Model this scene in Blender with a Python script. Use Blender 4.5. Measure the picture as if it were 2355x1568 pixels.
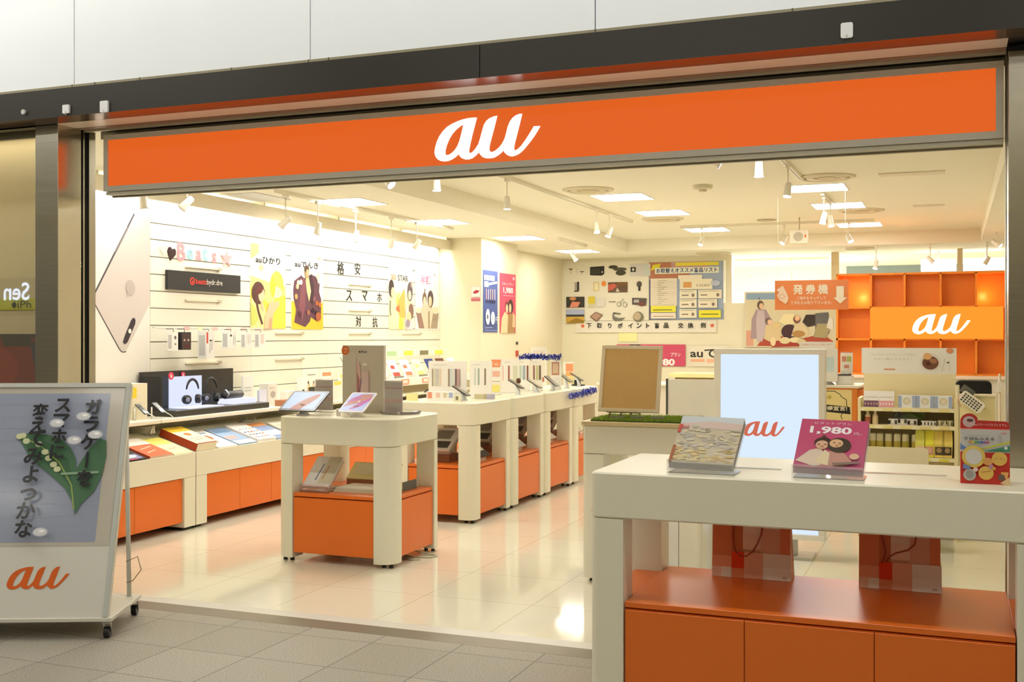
import bpy, math, random
from mathutils import Vector, Matrix
random.seed(7)
S = bpy.context.scene
for o in list(bpy.data.objects): bpy.data.objects.remove(o)
COL = S.collection

# ------------------------------------------------------------ camera, world, exposure
cam = bpy.data.cameras.new('camera')
cam.sensor_width = 36.0
cam.lens = 36.0 * 2560 / 2355
cam.shift_x = 0.0
cam.shift_y = -(784 - 772) / 2355
cam.clip_start = 0.05
camo = bpy.data.objects.new('camera', cam)
COL.objects.link(camo)
camo.location = (0, 0, 1.45)
camo.rotation_euler = (math.radians(90), 0, math.radians(21.6))
S.camera = camo
w = bpy.data.worlds.new('world'); S.world = w; w.use_nodes = True
w.node_tree.nodes['Background'].inputs[0].default_value = (0.85, 0.9, 1.0, 1)
w.node_tree.nodes['Background'].inputs[1].default_value = 0.25
S.view_settings.view_transform = 'Standard'
S.view_settings.look = 'None'
S.view_settings.exposure = 0.0
S.view_settings.gamma = 1.0
S.view_settings.use_curve_mapping = False
K_IN = 24.5      # radiance of the shop's ceiling panels
K_MALL = 19.0    # radiance of the concourse strip lights

def area(name, loc, rot, sx, sy, energy, color):
    l = bpy.data.lights.new(name, 'AREA'); l.shape = 'RECTANGLE'; l.size = sx; l.size_y = sy
    l.energy = energy; l.color = color
    o = bpy.data.objects.new(name, l); COL.objects.link(o); o.location = loc; o.rotation_euler = rot
    return o
WARM = (1.0, 0.93, 0.80)
# tubes hidden behind the pelmet of the slatted wall: one per wall section, washing the wall and the ceiling edge
for i, (ya, yb) in enumerate(((5.2, 6.4), (6.65, 7.15), (7.45, 8.58), (8.85, 9.9), (10.18, 11.3), (11.6, 12.65))):
    area('tube_light', (-5.925, (ya + yb) / 2, 2.63), (0, math.radians(-14), 0), 0.05, yb - ya, 12 * (yb - ya), (0.93, 0.96, 1.0))

# ------------------------------------------------------------ helpers
def lin(c):
    if isinstance(c, str): c = tuple(int(c[i:i + 2], 16) for i in (0, 2, 4))
    return tuple(((v / 255) / 12.92 if v / 255 <= 0.04045 else ((v / 255 + 0.055) / 1.055) ** 2.4) for v in c[:3]) + (1.0,)

MATS = {}
def mat(name):
    if name in MATS: return MATS[name]
    spec = {
        'paint': dict(r=0.5), 'matte': dict(r=0.9), 'paper': dict(r=0.6, s=0.3), 'satin': dict(r=0.32), 'gloss': dict(r=0.12),
        'steel': dict(r=0.2, m=1.0), 'chrome': dict(r=0.08, m=1.0), 'alu': dict(r=0.4, m=0.6),
        'glow': dict(e=1.0), 'glow2': dict(e=2.2), 'panel': dict(e=K_IN), 'mall': dict(e=K_MALL), 'mall2': dict(e=K_MALL * .36), 'lens': dict(e=14.0), 'acrylic': dict(),
    }[name]
    m = bpy.data.materials.new(name); m.use_nodes = True; nt = m.node_tree; N = nt.nodes
    b = N['Principled BSDF']; at = N.new('ShaderNodeAttribute'); at.attribute_name = 'Col'
    if name == 'acrylic':
        out = N['Material Output']; N.remove(b)
        tr = N.new('ShaderNodeBsdfTransparent'); gl = N.new('ShaderNodeBsdfGlossy'); gl.inputs['Roughness'].default_value = 0.05
        di = N.new('ShaderNodeBsdfDiffuse'); m1 = N.new('ShaderNodeMixShader'); m2 = N.new('ShaderNodeMixShader'); fr = N.new('ShaderNodeFresnel')
        fr.inputs[0].default_value = 1.25
        nt.links.new(at.outputs['Color'], di.inputs[0])
        m1.inputs[0].default_value = 0.22
        nt.links.new(tr.outputs[0], m1.inputs[1]); nt.links.new(di.outputs[0], m1.inputs[2])
        nt.links.new(fr.outputs[0], m2.inputs[0]); nt.links.new(m1.outputs[0], m2.inputs[1]); nt.links.new(gl.outputs[0], m2.inputs[2])
        nt.links.new(m2.outputs[0], out.inputs[0])
    elif 'e' in spec:
        b.inputs['Base Color'].default_value = (0.02, 0.02, 0.02, 1); b.inputs['Roughness'].default_value = 0.35
        b.inputs['Specular IOR Level'].default_value = 0.2
        nt.links.new(at.outputs['Color'], b.inputs['Emission Color']); b.inputs['Emission Strength'].default_value = spec['e']
    else:
        nt.links.new(at.outputs['Color'], b.inputs['Base Color'])
        b.inputs['Roughness'].default_value = spec['r']; b.inputs['Metallic'].default_value = spec.get('m', 0)
        b.inputs['Specular IOR Level'].default_value = spec.get('s', 0.5)
        if name == 'steel':     # brushed streaks in the roughness, a fixed wear of the metal
            g = N.new('ShaderNodeNewGeometry'); mp = N.new('ShaderNodeMapping'); mp.inputs['Scale'].default_value = (2, 2, 260)
            no = N.new('ShaderNodeTexNoise'); no.inputs['Scale'].default_value = 1.0
            rm = N.new('ShaderNodeMapRange'); rm.inputs['To Min'].default_value = 0.16; rm.inputs['To Max'].default_value = 0.3
            nt.links.new(g.outputs['Position'], mp.inputs[0]); nt.links.new(mp.outputs[0], no.inputs['Vector'])
            nt.links.new(no.outputs[0], rm.inputs[0]); nt.links.new(rm.outputs[0], b.inputs['Roughness'])
    MATS[name] = m
    return m

def tiles(name, c1, c2, mortar, size, off, rough, speckle=0.0, bw=0.003):
    m = bpy.data.materials.new(name); m.use_nodes = True; nt = m.node_tree; N = nt.nodes; b = N['Principled BSDF']
    g = N.new('ShaderNodeNewGeometry'); mp = N.new('ShaderNodeMapping'); mp.inputs['Location'].default_value = (off[0], off[1], 0)
    br = N.new('ShaderNodeTexBrick'); br.offset = 0.0; br.squash = 1.0
    br.inputs['Scale'].default_value = 1.0; br.inputs['Brick Width'].default_value = size; br.inputs['Row Height'].default_value = size
    br.inputs['Mortar Size'].default_value = bw; br.inputs['Mortar Smooth'].default_value = 0.1
    br.inputs['Color1'].default_value = lin(c1); br.inputs['Color2'].default_value = lin(c2); br.inputs['Mortar'].default_value = lin(mortar)
    nt.links.new(g.outputs['Position'], mp.inputs[0]); nt.links.new(mp.outputs[0], br.inputs['Vector'])
    col = br.outputs['Color']
    if speckle:
        n1 = N.new('ShaderNodeTexNoise'); n1.inputs['Scale'].default_value = 150; n1.inputs['Detail'].default_value = 3; n1.inputs['Roughness'].default_value = 0.8
        nt.links.new(g.outputs['Position'], n1.inputs['Vector'])
        rp = N.new('ShaderNodeMapRange'); rp.inputs['From Min'].default_value = 0.3; rp.inputs['From Max'].default_value = 0.7
        rp.inputs['To Min'].default_value = 1 - speckle; rp.inputs['To Max'].default_value = 1 + speckle
        nt.links.new(n1.outputs[0], rp.inputs[0])
        vm = N.new('ShaderNodeVectorMath'); vm.operation = 'SCALE'
        nt.links.new(col, vm.inputs[0]); nt.links.new(rp.outputs[0], vm.inputs['Scale']); col = vm.outputs[0]
    nt.links.new(col, b.inputs['Base Color'])
    b.inputs['Roughness'].default_value = rough
    MATS[name] = m

tiles('shop_tile', 'edead6', 'eae6d0', 'bfb49a', 0.635, (2.105 + 0.635 * 20, -5.61 + 0.635 * 20, 0), 0.075, bw=0.0022)
tiles('granite', 'a5a093', '9c978a', '56524a', 0.41, (2.96 + 0.41 * 20, -4.645 + 0.41 * 40, 0), 0.55, speckle=0.55, bw=0.0022)

_tc = {}
def _curve_geo(cu):
    o = bpy.data.objects.new('tmp', cu); COL.objects.link(o)
    bpy.context.view_layer.update()
    me = bpy.data.meshes.new_from_object(o.evaluated_get(bpy.context.evaluated_depsgraph_get()))
    vs = [tuple(v.co) for v in me.vertices]; fs = [tuple(p.vertices) for p in me.polygons]
    bpy.data.objects.remove(o); bpy.data.meshes.remove(me); bpy.data.curves.remove(cu)
    return vs, fs
def textgeo(s, off=0.0, ext=0.0, sp=1.0):
    k = (s, off, ext, sp)
    if k not in _tc:
        cu = bpy.data.curves.new('t', 'FONT'); cu.body = s; cu.size = 1; cu.offset = off; cu.extrude = ext; cu.resolution_u = 3; cu.space_character = sp
        vs, fs = _curve_geo(cu)
        x0 = min(v[0] for v in vs); x1 = max(v[0] for v in vs); y0 = min(v[1] for v in vs); y1 = max(v[1] for v in vs)
        _tc[k] = ([(v[0] - x0, v[1] - y0, v[2]) for v in vs], fs, x1 - x0, y1 - y0)
    return _tc[k]
LOUT = [(0.408, 0.365), (0.374, 0.367), (0.323, 0.365), (0.274, 0.358), (0.223, 0.345), (0.174, 0.328), (0.123, 0.303), (0.083, 0.269), (0.047, 0.225), (0.022, 0.176), (0.005, 0.122), (0.0, 0.082), (0.009, 0.049), (0.031, 0.022), (0.058, 0.007), (0.093, 0.0), (0.134, 0.002), (0.174, 0.016), (0.209, 0.036), (0.234, 0.058), (0.243, 0.042), (0.263, 0.02), (0.294, 0.007), (0.328, 0.004), (0.363, 0.011), (0.397, 0.033), (0.43, 0.062), (0.443, 0.038), (0.466, 0.016), (0.495, 0.005), (0.53, 0.002), (0.57, 0.005), (0.608, 0.022), (0.637, 0.042), (0.664, 0.064), (0.673, 0.042), (0.695, 0.022), (0.721, 0.009), (0.748, 0.007), (0.782, 0.015), (0.815, 0.031), (0.849, 0.058), (0.882, 0.094), (0.92, 0.136), (0.953, 0.178), (0.982, 0.221), (1.0, 0.25), (0.944, 0.252), (0.92, 0.216), (0.891, 0.174), (0.858, 0.129), (0.826, 0.091), (0.797, 0.067), (0.773, 0.054), (0.759, 0.064), (0.759, 0.083), (0.766, 0.12), (0.788, 0.198), (0.811, 0.281), (0.833, 0.367), (0.806, 0.367), (0.773, 0.356), (0.744, 0.336), (0.721, 0.307), (0.701, 0.263), (0.686, 0.205), (0.672, 0.162), (0.65, 0.123), (0.619, 0.089), (0.584, 0.064), (0.555, 0.053), (0.534, 0.06), (0.526, 0.082), (0.53, 0.116), (0.55, 0.187), (0.575, 0.27), (0.601, 0.367), (0.57, 0.363), (0.53, 0.35), (0.501, 0.33), (0.477, 0.296), (0.457, 0.234), (0.443, 0.185), (0.425, 0.132), (0.397, 0.093), (0.368, 0.065), (0.348, 0.056), (0.334, 0.065), (0.334, 0.089), (0.343, 0.129), (0.363, 0.209), (0.383, 0.279)]
LIN = [(0.283, 0.316), (0.249, 0.301), (0.209, 0.274), (0.174, 0.24), (0.143, 0.196), (0.118, 0.143), (0.105, 0.098), (0.103, 0.065), (0.116, 0.053), (0.138, 0.054), (0.169, 0.069), (0.2, 0.096), (0.223, 0.127), (0.243, 0.171), (0.26, 0.229), (0.274, 0.283)]
def logogeo(ext=0.0):
    k = ('LOGO', ext)
    if k not in _tc:
        cu = bpy.data.curves.new('t', 'CURVE'); cu.dimensions = '2D'; cu.fill_mode = 'BOTH'; cu.extrude = ext
        for L in (LOUT, LIN):
            sp = cu.splines.new('POLY'); sp.points.add(len(L) - 1)
            for p, q in zip(sp.points, L): p.co = (q[0], q[1], 0, 1)
            sp.use_cyclic_u = True
        vs, fs = _curve_geo(cu); _tc[k] = (vs, fs, 1.0, 0.367)
    return _tc[k]

class MB:
    def __init__(s): s.v = []; s.f = []; s.m = []; s.c = []; s.s = []; s.mats = []
    def mi(s, m):
        if m not in s.mats: s.mats.append(m)
        return s.mats.index(m)
    def add(s, vs, fs, col, m='paint', smooth=False):
        n = len(s.v); k = s.mi(m); c = lin(col) if not (isinstance(col, tuple) and len(col) == 4) else col
        s.v += [tuple(v) for v in vs]
        for f in fs: s.f.append(tuple(i + n for i in f)); s.m.append(k); s.c.append(c); s.s.append(smooth)
        return s
    def prism(s, pts, z0, z1, col, m='paint', bev=0.0, smooth=False):
        n = len(pts); cx = sum(p[0] for p in pts) / n; cy = sum(p[1] for p in pts) / n
        def inset(d):
            out = []
            for i in range(n):
                a = Vector(pts[i - 1]); b = Vector(pts[i]); c = Vector(pts[(i + 1) % n])
                e1 = (b - a); e2 = (c - b)
                if e1.length < 1e-9: e1 = e2
                if e2.length < 1e-9: e2 = e1
                n1 = Vector((-e1.y, e1.x)).normalized(); n2 = Vector((-e2.y, e2.x)).normalized()
                q = (n1 + n2)
                q = q / max(q.length_squared / 2, 0.3)
                out.append(tuple(b + q * d))
            return out
        if bev:
            ins = inset(bev)
            rings = [[(x, y, z0) for x, y in ins], [(x, y, z0 + bev) for x, y in pts], [(x, y, z1 - bev) for x, y in pts], [(x, y, z1) for x, y in ins]]
        else:
            rings = [[(x, y, z0) for x, y in pts], [(x, y, z1) for x, y in pts]]
        vs = [v for r in rings for v in r]; fs = [tuple(range(n - 1, -1, -1)), tuple(range((len(rings) - 1) * n, len(rings) * n))]
        for r in range(len(rings) - 1):
            for i in range(n):
                j = (i + 1) % n; fs.append((r * n + i, r * n + j, (r + 1) * n + j, (r + 1) * n + i))
        return s.add(vs, fs, col, m, smooth)
    def box(s, x0, y0, z0, x1, y1, z1, col, m='paint', r=0.0, bev=0.0):
        x0, x1 = min(x0, x1), max(x0, x1); y0, y1 = min(y0, y1), max(y0, y1); z0, z1 = min(z0, z1), max(z0, z1)
        return s.prism(rrect(x0, y0, x1, y1, r), z0, z1, col, m, bev)
    def cyl(s, x, y, z0, z1, r0, r1, col, m='paint', n=20):
        return s.lathe([(0, z0), (r0, z0), (r1, z1), (0, z1)], x, y, col, m, n)
    def lathe(s, prof, x, y, col, m='paint', n=20, smooth=False):
        vs = []; fs = []
        for r, z in prof:
            for i in range(n):
                a = 2 * math.pi * i / n; vs.append((x + r * math.cos(a), y + r * math.sin(a), z))
        for k in range(len(prof) - 1):
            for i in range(n):
                j = (i + 1) % n; fs.append((k * n + i, k * n + j, (k + 1) * n + j, (k + 1) * n + i))
        return s.add(vs, fs, col, m, smooth)
    def tube(s, pts, r, col, m='paint', n=8):
        pts = [Vector(p) for p in pts]; vs = []; fs = []; up = None
        for i, p in enumerate(pts):
            t = (pts[min(i + 1, len(pts) - 1)] - pts[max(i - 1, 0)]).normalized()
            if up is None: up = Vector((0, 0, 1)) if abs(t.z) < 0.9 else Vector((1, 0, 0))
            a = t.cross(up).normalized(); b = a.cross(t).normalized(); up = b
            rr = r[i] if isinstance(r, (list, tuple)) else r
            for k in range(n):
                th = 2 * math.pi * k / n; vs.append(tuple(p + a * rr * math.cos(th) + b * rr * math.sin(th)))
        for i in range(len(pts) - 1):
            for k in range(n):
                j = (k + 1) % n; fs.append((i * n + k, i * n + j, (i + 1) * n + j, (i + 1) * n + k))
        fs.append(tuple(range(n - 1, -1, -1))); fs.append(tuple(range((len(pts) - 1) * n, len(pts) * n)))
        return s.add(vs, fs, col, m, True)
    def slab(s, O, R, U, w, h, t, col, m='paint', r=0.0, bev=0.0):
        """board with its front face's lower left corner at O, t deep behind it"""
        O, R, U = Vector(O), Vector(R).normalized(), Vector(U).normalized(); Nn = R.cross(U)
        q = MB(); q.prism(rrect(0, 0, w, h, r), -t, 0, col, m, bev)
        n0 = len(s.v); k = s.mi(m)
        s.v += [tuple(O + R * v[0] + U * v[1] + Nn * v[2]) for v in q.v]
        for f, c in zip(q.f, q.c): s.f.append(tuple(i + n0 for i in f)); s.m.append(k); s.c.append(c); s.s.append(False)
        return Art(s, O, R, U, w, h)
    def art(s, O, R, U, w=1.0, h=1.0): return Art(s, O, R, U, w, h)
    def build(s, name, parent=None, world=False, loc=None, rz=0.0, **kw):
        vs = s.v
        if parent is None and loc is None:
            xs = [v[0] for v in vs]; ys = [v[1] for v in vs]; zs = [v[2] for v in vs]
            loc = ((min(xs) + max(xs)) / 2, (min(ys) + max(ys)) / 2, min(zs))
            vs = [(v[0] - loc[0], v[1] - loc[1], v[2] - loc[2]) for v in vs]
        elif parent is not None and world:
            p = Vector((0, 0, 0)); q = parent
            while q is not None: p += q.location; q = q.parent
            vs = [(v[0] - p[0], v[1] - p[1], v[2] - p[2]) for v in vs]
        me = bpy.data.meshes.new(name); me.from_pydata(vs, [], s.f); 
        for m in s.mats: me.materials.append(mat(m))
        me.polygons.foreach_set('material_index', s.m); me.polygons.foreach_set('use_smooth', s.s)
        ca = me.attributes.new('Col', 'FLOAT_COLOR', 'CORNER'); buf = []
        for f, c in zip(s.f, s.c): buf += list(c) * len(f)
        ca.data.foreach_set('color', buf); me.update()
        o = bpy.data.objects.new(name, me); COL.objects.link(o); o.parent = parent
        if loc: o.location = loc
        o.rotation_euler.z = rz
        for k, v in kw.items(): o[k] = v
        return o

def rrect(x0, y0, x1, y1, r=0.0, seg=8):
    if not isinstance(r, (tuple, list)): r = (r,) * 4
    pts = []
    for (cx, cy, a0, q) in ((x0, y0, 180, 0), (x1, y0, 270, 1), (x1, y1, 0, 2), (x0, y1, 90, 3)):
        rr = r[q]
        if rr <= 0: pts.append((cx, cy)); continue
        ox = cx + rr if cx == x0 else cx - rr; oy = cy + rr if cy == y0 else cy - rr
        for i in range(seg + 1):
            a = math.radians(a0 + 90 * i / seg); pts.append((ox + rr * math.cos(a), oy + rr * math.sin(a)))
    return pts

class Art:
    """flat print on a surface: coordinates run 0..1 over width and height, each shape a hair above the last"""
    def __init__(s, mb, O, R, U, w, h, step=0.0005):
        s.mb, s.O, s.R, s.U, s.w, s.h, s.step = mb, Vector(O), Vector(R).normalized(), Vector(U).normalized(), w, h, step
        s.N = s.R.cross(s.U); s.l = 1; s.m = 'paper'
    def _p(s, x, y, l): return tuple(s.O + s.R * (x * s.w) + s.U * (y * s.h) + s.N * (l * s.step))
    def poly(s, pts, c, m=None):
        s.mb.add([s._p(x, y, s.l) for x, y in pts], [tuple(range(len(pts)))], c, m or s.m); s.l += 1; return s
    def rect(s, x0, y0, x1, y1, c, m=None): return s.poly([(x0, y0), (x1, y0), (x1, y1), (x0, y1)], c, m)
    def ell(s, cx, cy, rx, ry, c, rot=0, n=22, m=None):
        ca, sa = math.cos(math.radians(rot)), math.sin(math.radians(rot)); k = s.h / s.w; pts = []
        for i in range(n):
            a = 2 * math.pi * i / n; u = rx * math.cos(a); v = ry * math.sin(a) * k
            pts.append((cx + u * ca - v * sa, cy + (u * sa + v * ca) / k))
        return s.poly(pts, c, m)
    def line(s, pts, wd, c, m=None):
        for a, b in zip(pts, pts[1:]):
            A = Vector((a[0] * s.w, a[1] * s.h)); B = Vector((b[0] * s.w, b[1] * s.h)); d = (B - A)
            if d.length < 1e-6: continue
            q = Vector((-d.y, d.x)).normalized() * wd / 2
            s.mb.add([s._p(p.x / s.w, p.y / s.h, s.l) for p in (A - q, B - q, B + q, A + q)], [(0, 1, 2, 3)], c, m or s.m)
        s.l += 1; return s
    def geo(s, g, x, y, h, c, w, al, m):
        vs, fs, gw, gh = g; sy = h * s.h / gh; sx = sy if w is None else w * s.w / gw
        W = gw * sx / s.w
        x -= {'c': W / 2, 'l': 0, 'r': W}[al]
        s.mb.add([tuple(s.O + s.R * (x * s.w + v[0] * sx) + s.U * (y * s.h + v[1] * sy) + s.N * (s.l * s.step + v[2] * sy)) for v in vs], fs, c, m or s.m)
        s.l += 1; return s
    def text(s, t, x, y, h, c, w=None, al='c', off=0.0, ext=0.0, m=None, sp=1.0): return s.geo(textgeo(t, off, ext, sp), x, y, h, c, w, al, m)
    def bold(s, t, x, y, h, c, w=None, d=.003, off=.01):
        for dx, dy in ((-d, 0), (d, 0), (0, d * s.w / s.h), (0, -d * s.w / s.h)): s.text(t, x + dx, y + dy, h, c, w=w, off=off)
        return s
    def logo(s, x, y, w, c, ext=0.0, m=None): return s.geo(logogeo(ext), x, y, w * s.w * 0.367 / s.h, c, w, 'c', m)

def thing(name, label, cat, loc=(0, 0, 0), rz=0.0, group=None):
    o = bpy.data.objects.new(name, None); COL.objects.link(o); o.empty_display_size = 0.1
    o.location = loc; o.rotation_euler.z = rz; o['label'] = label; o['category'] = cat
    if group: o['group'] = group
    return o
def solo(mb, name, label, cat, group=None, **k):
    o = mb.build(name, **k); o['label'] = label; o['category'] = cat
    if group: o['group'] = group
    return o
def struct(mb, name, parent=None, **k):
    o = mb.build(name, parent, **k)
    if parent is None: o['kind'] = 'structure'
    return o
def dup(o, parent=None, **k):
    c = o.copy(); COL.objects.link(c); c.parent = parent
    for ch in list(o.children): dup(ch, c)
    for q, v in k.items(): setattr(c, q, v) if q in ('location',) else c.__setitem__(q, v)
    return c
X_, Y_, Z_ = (1, 0, 0), (0, 1, 0), (0, 0, 1)
WHITE = 'ebe7d0'; CREAM = 'ece6cf'; ORANGE = 'e6721f'

# ------------------------------------------------------------ the setting: floors, walls, ceilings
m = MB(); m.add([(-6.2, 5.02, 0), (1.7, 5.02, 0), (1.7, 20.6, 0), (-6.2, 20.6, 0)], [(0, 1, 2, 3)], WHITE, 'shop_tile'); struct(m, 'floor', loc=(0, 0, 0))
m = MB(); m.add([(-18, -3.2, 0), (5, -3.2, 0), (5, 4.78, 0), (-18, 4.78, 0)], [(0, 1, 2, 3)], WHITE, 'granite'); struct(m, 'floor', loc=(0, 0, 0))
m = MB(); m.box(-18, 4.92, -0.05, 5, 5.02, 0.0005, 'dddbd2', 'satin'); struct(m, 'trim_1')
m = MB(); m.box(-18, 4.78, -0.05, 5, 4.92, 0.0005, '837c70', 'alu'); struct(m, 'trim_2')
# left wall, pillar and recess behind it
m = MB(); m.box(-6.25, 5.03, 0, -6.066, 12.8, 2.68, 'e9e3cd'); struct(m, 'wall_left')
m = MB(); m.box(-6.25, 12.8, 0, -5.48, 14.02, 2.68, 'e9e0c2'); struct(m, 'wall_pillar')
m = MB(); m.box(-6.25, 14.02, 0, -5.84, 17.1, 2.68, 'e6dcbd'); struct(m, 'wall_left')
m = MB(); m.box(-5.84, 16.95, 0, -3.12, 17.1, 2.68, 'e6dfc4'); m.box(-3.12, 16.95, 0, 1.7, 17.1, 1.945, 'e6dfc4')
m.box(-3.245, 16.93, 1.945, -3.205, 16.95, 2.6, 'fffef4'); m.box(-1.66, 16.95, 1.945, -1.56, 17.1, 2.68, 'e6d2a8'); m.box(0.06, 16.9, 1.945, 0.13, 17.05, 2.68, 'd9c7a4'); struct(m, 'wall_back')  # near-white strip painted for the bright slit of light beside the opening
m = MB(); m.box(-6.2, 20.5, 0, -1.75, 20.65, 2.75, 'f2f2ee'); m.box(-1.75, 20.5, 0, 1.7, 20.65, 2.75, '8c9a9e'); struct(m, 'wall_back')
m = MB(); m.box(1.7, 5.0, 0, 1.8, 20.6, 2.9, 'e9e3cd'); struct(m, 'wall_right')
m = MB(); m.box(-6.25, 4.99, 0, -4.66, 5.03, 2.68, 'e9e3cd'); struct(m, 'wall_front')
# slatted boards on the left wall, grooves left open between them
for k, (a, b) in enumerate(((7.31, 8.711), (8.711, 10.05), (10.05, 11.449), (11.449, 12.8))):
    m = MB(); z = 2.55; zs = [2.55, 2.369, 2.235, 2.094, 1.952, 1.815, 1.676, 1.535, 1.4, 1.263, 1.12, 0.98, 0.8]
    m.box(-6.066, a + .002, 0.8, -6.062, b - .002, 2.55, '9c9680')
    for t, u in zip(zs, zs[1:]): m.box(-6.062, a + .0015, u + .004, -6.05, b - .0015, t - .004, 'eeead8', 'satin')
    struct(m, 'wall_left_panel')
m = MB(); m.box(-6.066, 5.03, 0.8, -6.05, 7.308, 2.55, 'ebe6d6', 'satin'); struct(m, 'wall_left_panel')
m = MB(); m.box(-5.905, 5.05, 2.53, -5.885, 12.8, 2.648, 'e0d7bd')
for y in (5.1, 6.55, 7.31, 8.711, 10.05, 11.449, 12.7): m.box(-6.05, y - .012, 2.56, -5.905, y + .012, 2.68, 'e6dfc8')
struct(m, 'trim_3')
# ceiling: low field with a raised coffer
m = MB(); ZL, ZH = 2.68, 2.86; CC = 'f8f3df'
def flat(x0, y0, x1, y1, z): m.add([(x0, y0, z), (x0, y1, z), (x1, y1, z), (x1, y0, z)], [(0, 1, 2, 3)], CC, 'matte')
flat(-6.25, 5.0, -4.44, 15.8, ZL); flat(-6.25, 15.8, 1.8, 20.6, ZL); flat(0.34, 5.0, 1.8, 15.8, ZL); flat(-4.44, 5.0, 0.34, 5.4, ZL); flat(-4.44, 5.4, 0.34, 15.8, ZH)
for a, b in (((-4.44, 5.4), (-4.44, 15.8)), ((-4.44, 15.8), (0.34, 15.8)), ((0.34, 15.8), (0.34, 5.4)), ((0.34, 5.4), (-4.44, 5.4))):
    m.add([(a[0], a[1], ZL), (b[0], b[1], ZL), (b[0], b[1], ZH), (a[0], a[1], ZH)], [(0, 1, 2, 3)], CC, 'matte')
struct(m, 'ceiling', loc=(0, 0, 0))
# concourse: panelled wall above the shop, fascia beam, soffit with shutter slots
m = MB(); xs = [-18, -11.5, -10.06, -8.6, -7.17, -5.73, -4.30, -2.86, -1.435, -0.005, 1.43, 5]
for a, b in zip(xs, xs[1:]): m.box(a + .0025, 4.60, 2.772, b - .0025, 4.62, 3.7, 'e2e8ee', 'satin')
m.box(-18, 4.70, 2.615, 5, 4.99, 3.7, '3a3933'); m.box(-18, 4.62, 2.76, 5, 4.70, 3.7, '3a3933'); struct(m, 'wall_front')
m = MB(); m.box(-18, 4.585, 2.75, 5, 4.62, 2.768, '8d856b', 'satin')
for x in (-4.3, -4.15, -3.86, -3.3, -2.86, -2.75, -1.43, -0.6): m.box(x - .003, 4.583, 2.75, x + .003, 4.6, 2.769, '55503f')
struct(m, 'trim_4')
m = MB()
for a, b in ((-18, -1.962), (-1.958, 5)): m.box(a, 4.56, 2.6, b, 4.70, 2.749, '1d1a12', 'satin')
m.box(-18, 4.5605, 2.5995, 5, 4.70, 2.601, '7a5a50', 'steel'); struct(m, 'trim_5')
m = MB(); m.box(-4.52, 4.705, 2.6, 0.2, 4.85, 2.614, 'f4ecdc', 'satin')
m.box(-4.52, 4.862, 2.6, 0.2, 4.91, 2.614, 'a88c74', 'satin'); m.box(-4.52, 4.915, 2.59, 0.2, 4.935, 2.614, 'd8ccb0', 'satin')
m.box(-4.5, 5.02, 2.565, 0.2, 5.06, 2.62, 'd8cfb2', 'satin'); m.box(-4.45, 4.94, 2.60, 0.2, 5.1, 2.68, '3a3424'); struct(m, 'trim_6')
# stainless pillars either side of the opening
m = MB(); m.box(-4.68, 4.715, 0, -4.52, 4.888, 2.6, 'cfcaba', 'steel', r=.002); m.box(-4.67, 4.888, 0, -4.535, 4.99, 2.6, '0c0b0a')
m.box(-4.6, 4.903, 0, -4.52, 4.915, 2.6, 'b8b4a6', 'steel'); m.box(-4.6, 4.95, 0, -4.52, 5.0, 2.6, 'b8b4a6', 'steel'); struct(m, 'column')
m = MB(); m.box(0.205, 4.82, 0, 1.2, 4.97, 2.575, 'aba596', 'steel', r=.003); m.box(0.205, 4.83, 2.575, 1.2, 4.97, 2.6, '14120f'); m.box(1.2, 4.83, 0, 5, 4.97, 2.6, 'b5ae9c', 'satin')
m.box(0.2, 4.97, 0, 1.7, 5.02, 2.68, 'd8d2bd'); struct(m, 'column')
# neighbouring shop window: frame, pane, backdrop
win = MB(); win.box(-9, 4.93, 0, -4.68, 4.96, 2.62, 'f0dfae'); win.box(-9, 4.74, 2.585, -4.68, 4.93, 2.6, 'd9cfa8')
w1 = struct(win, 'window_1')
m = MB(); m.box(-9, 4.735, 2.54, -4.68, 4.765, 2.585, '8f8a74', 'steel'); struct(m, 'window_frame', w1, world=True)
gm = bpy.data.materials.new('pane'); gm.use_nodes = True; nt = gm.node_tree
tr = nt.nodes.new('ShaderNodeBsdfTransparent'); gl = nt.nodes.new('ShaderNodeBsdfGlossy'); mx = nt.nodes.new('ShaderNodeMixShader')
gl.inputs['Roughness'].default_value = 0.01; gl.inputs['Color'].default_value = (.95, .95, .9, 1); mx.inputs[0].default_value = 0.45
nt.links.new(tr.outputs[0], mx.inputs[1]); nt.links.new(gl.outputs[0], mx.inputs[2]); nt.links.new(mx.outputs[0], nt.nodes['Material Output'].inputs[0])
MATS['pane'] = gm
m = MB(); m.add([(-9, 4.75, 0), (-4.68, 4.75, 0), (-4.68, 4.75, 2.56), (-9, 4.75, 2.56)], [(0, 1, 2, 3)], WHITE, 'pane'); struct(m, 'window_pane', w1, world=True)
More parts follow.
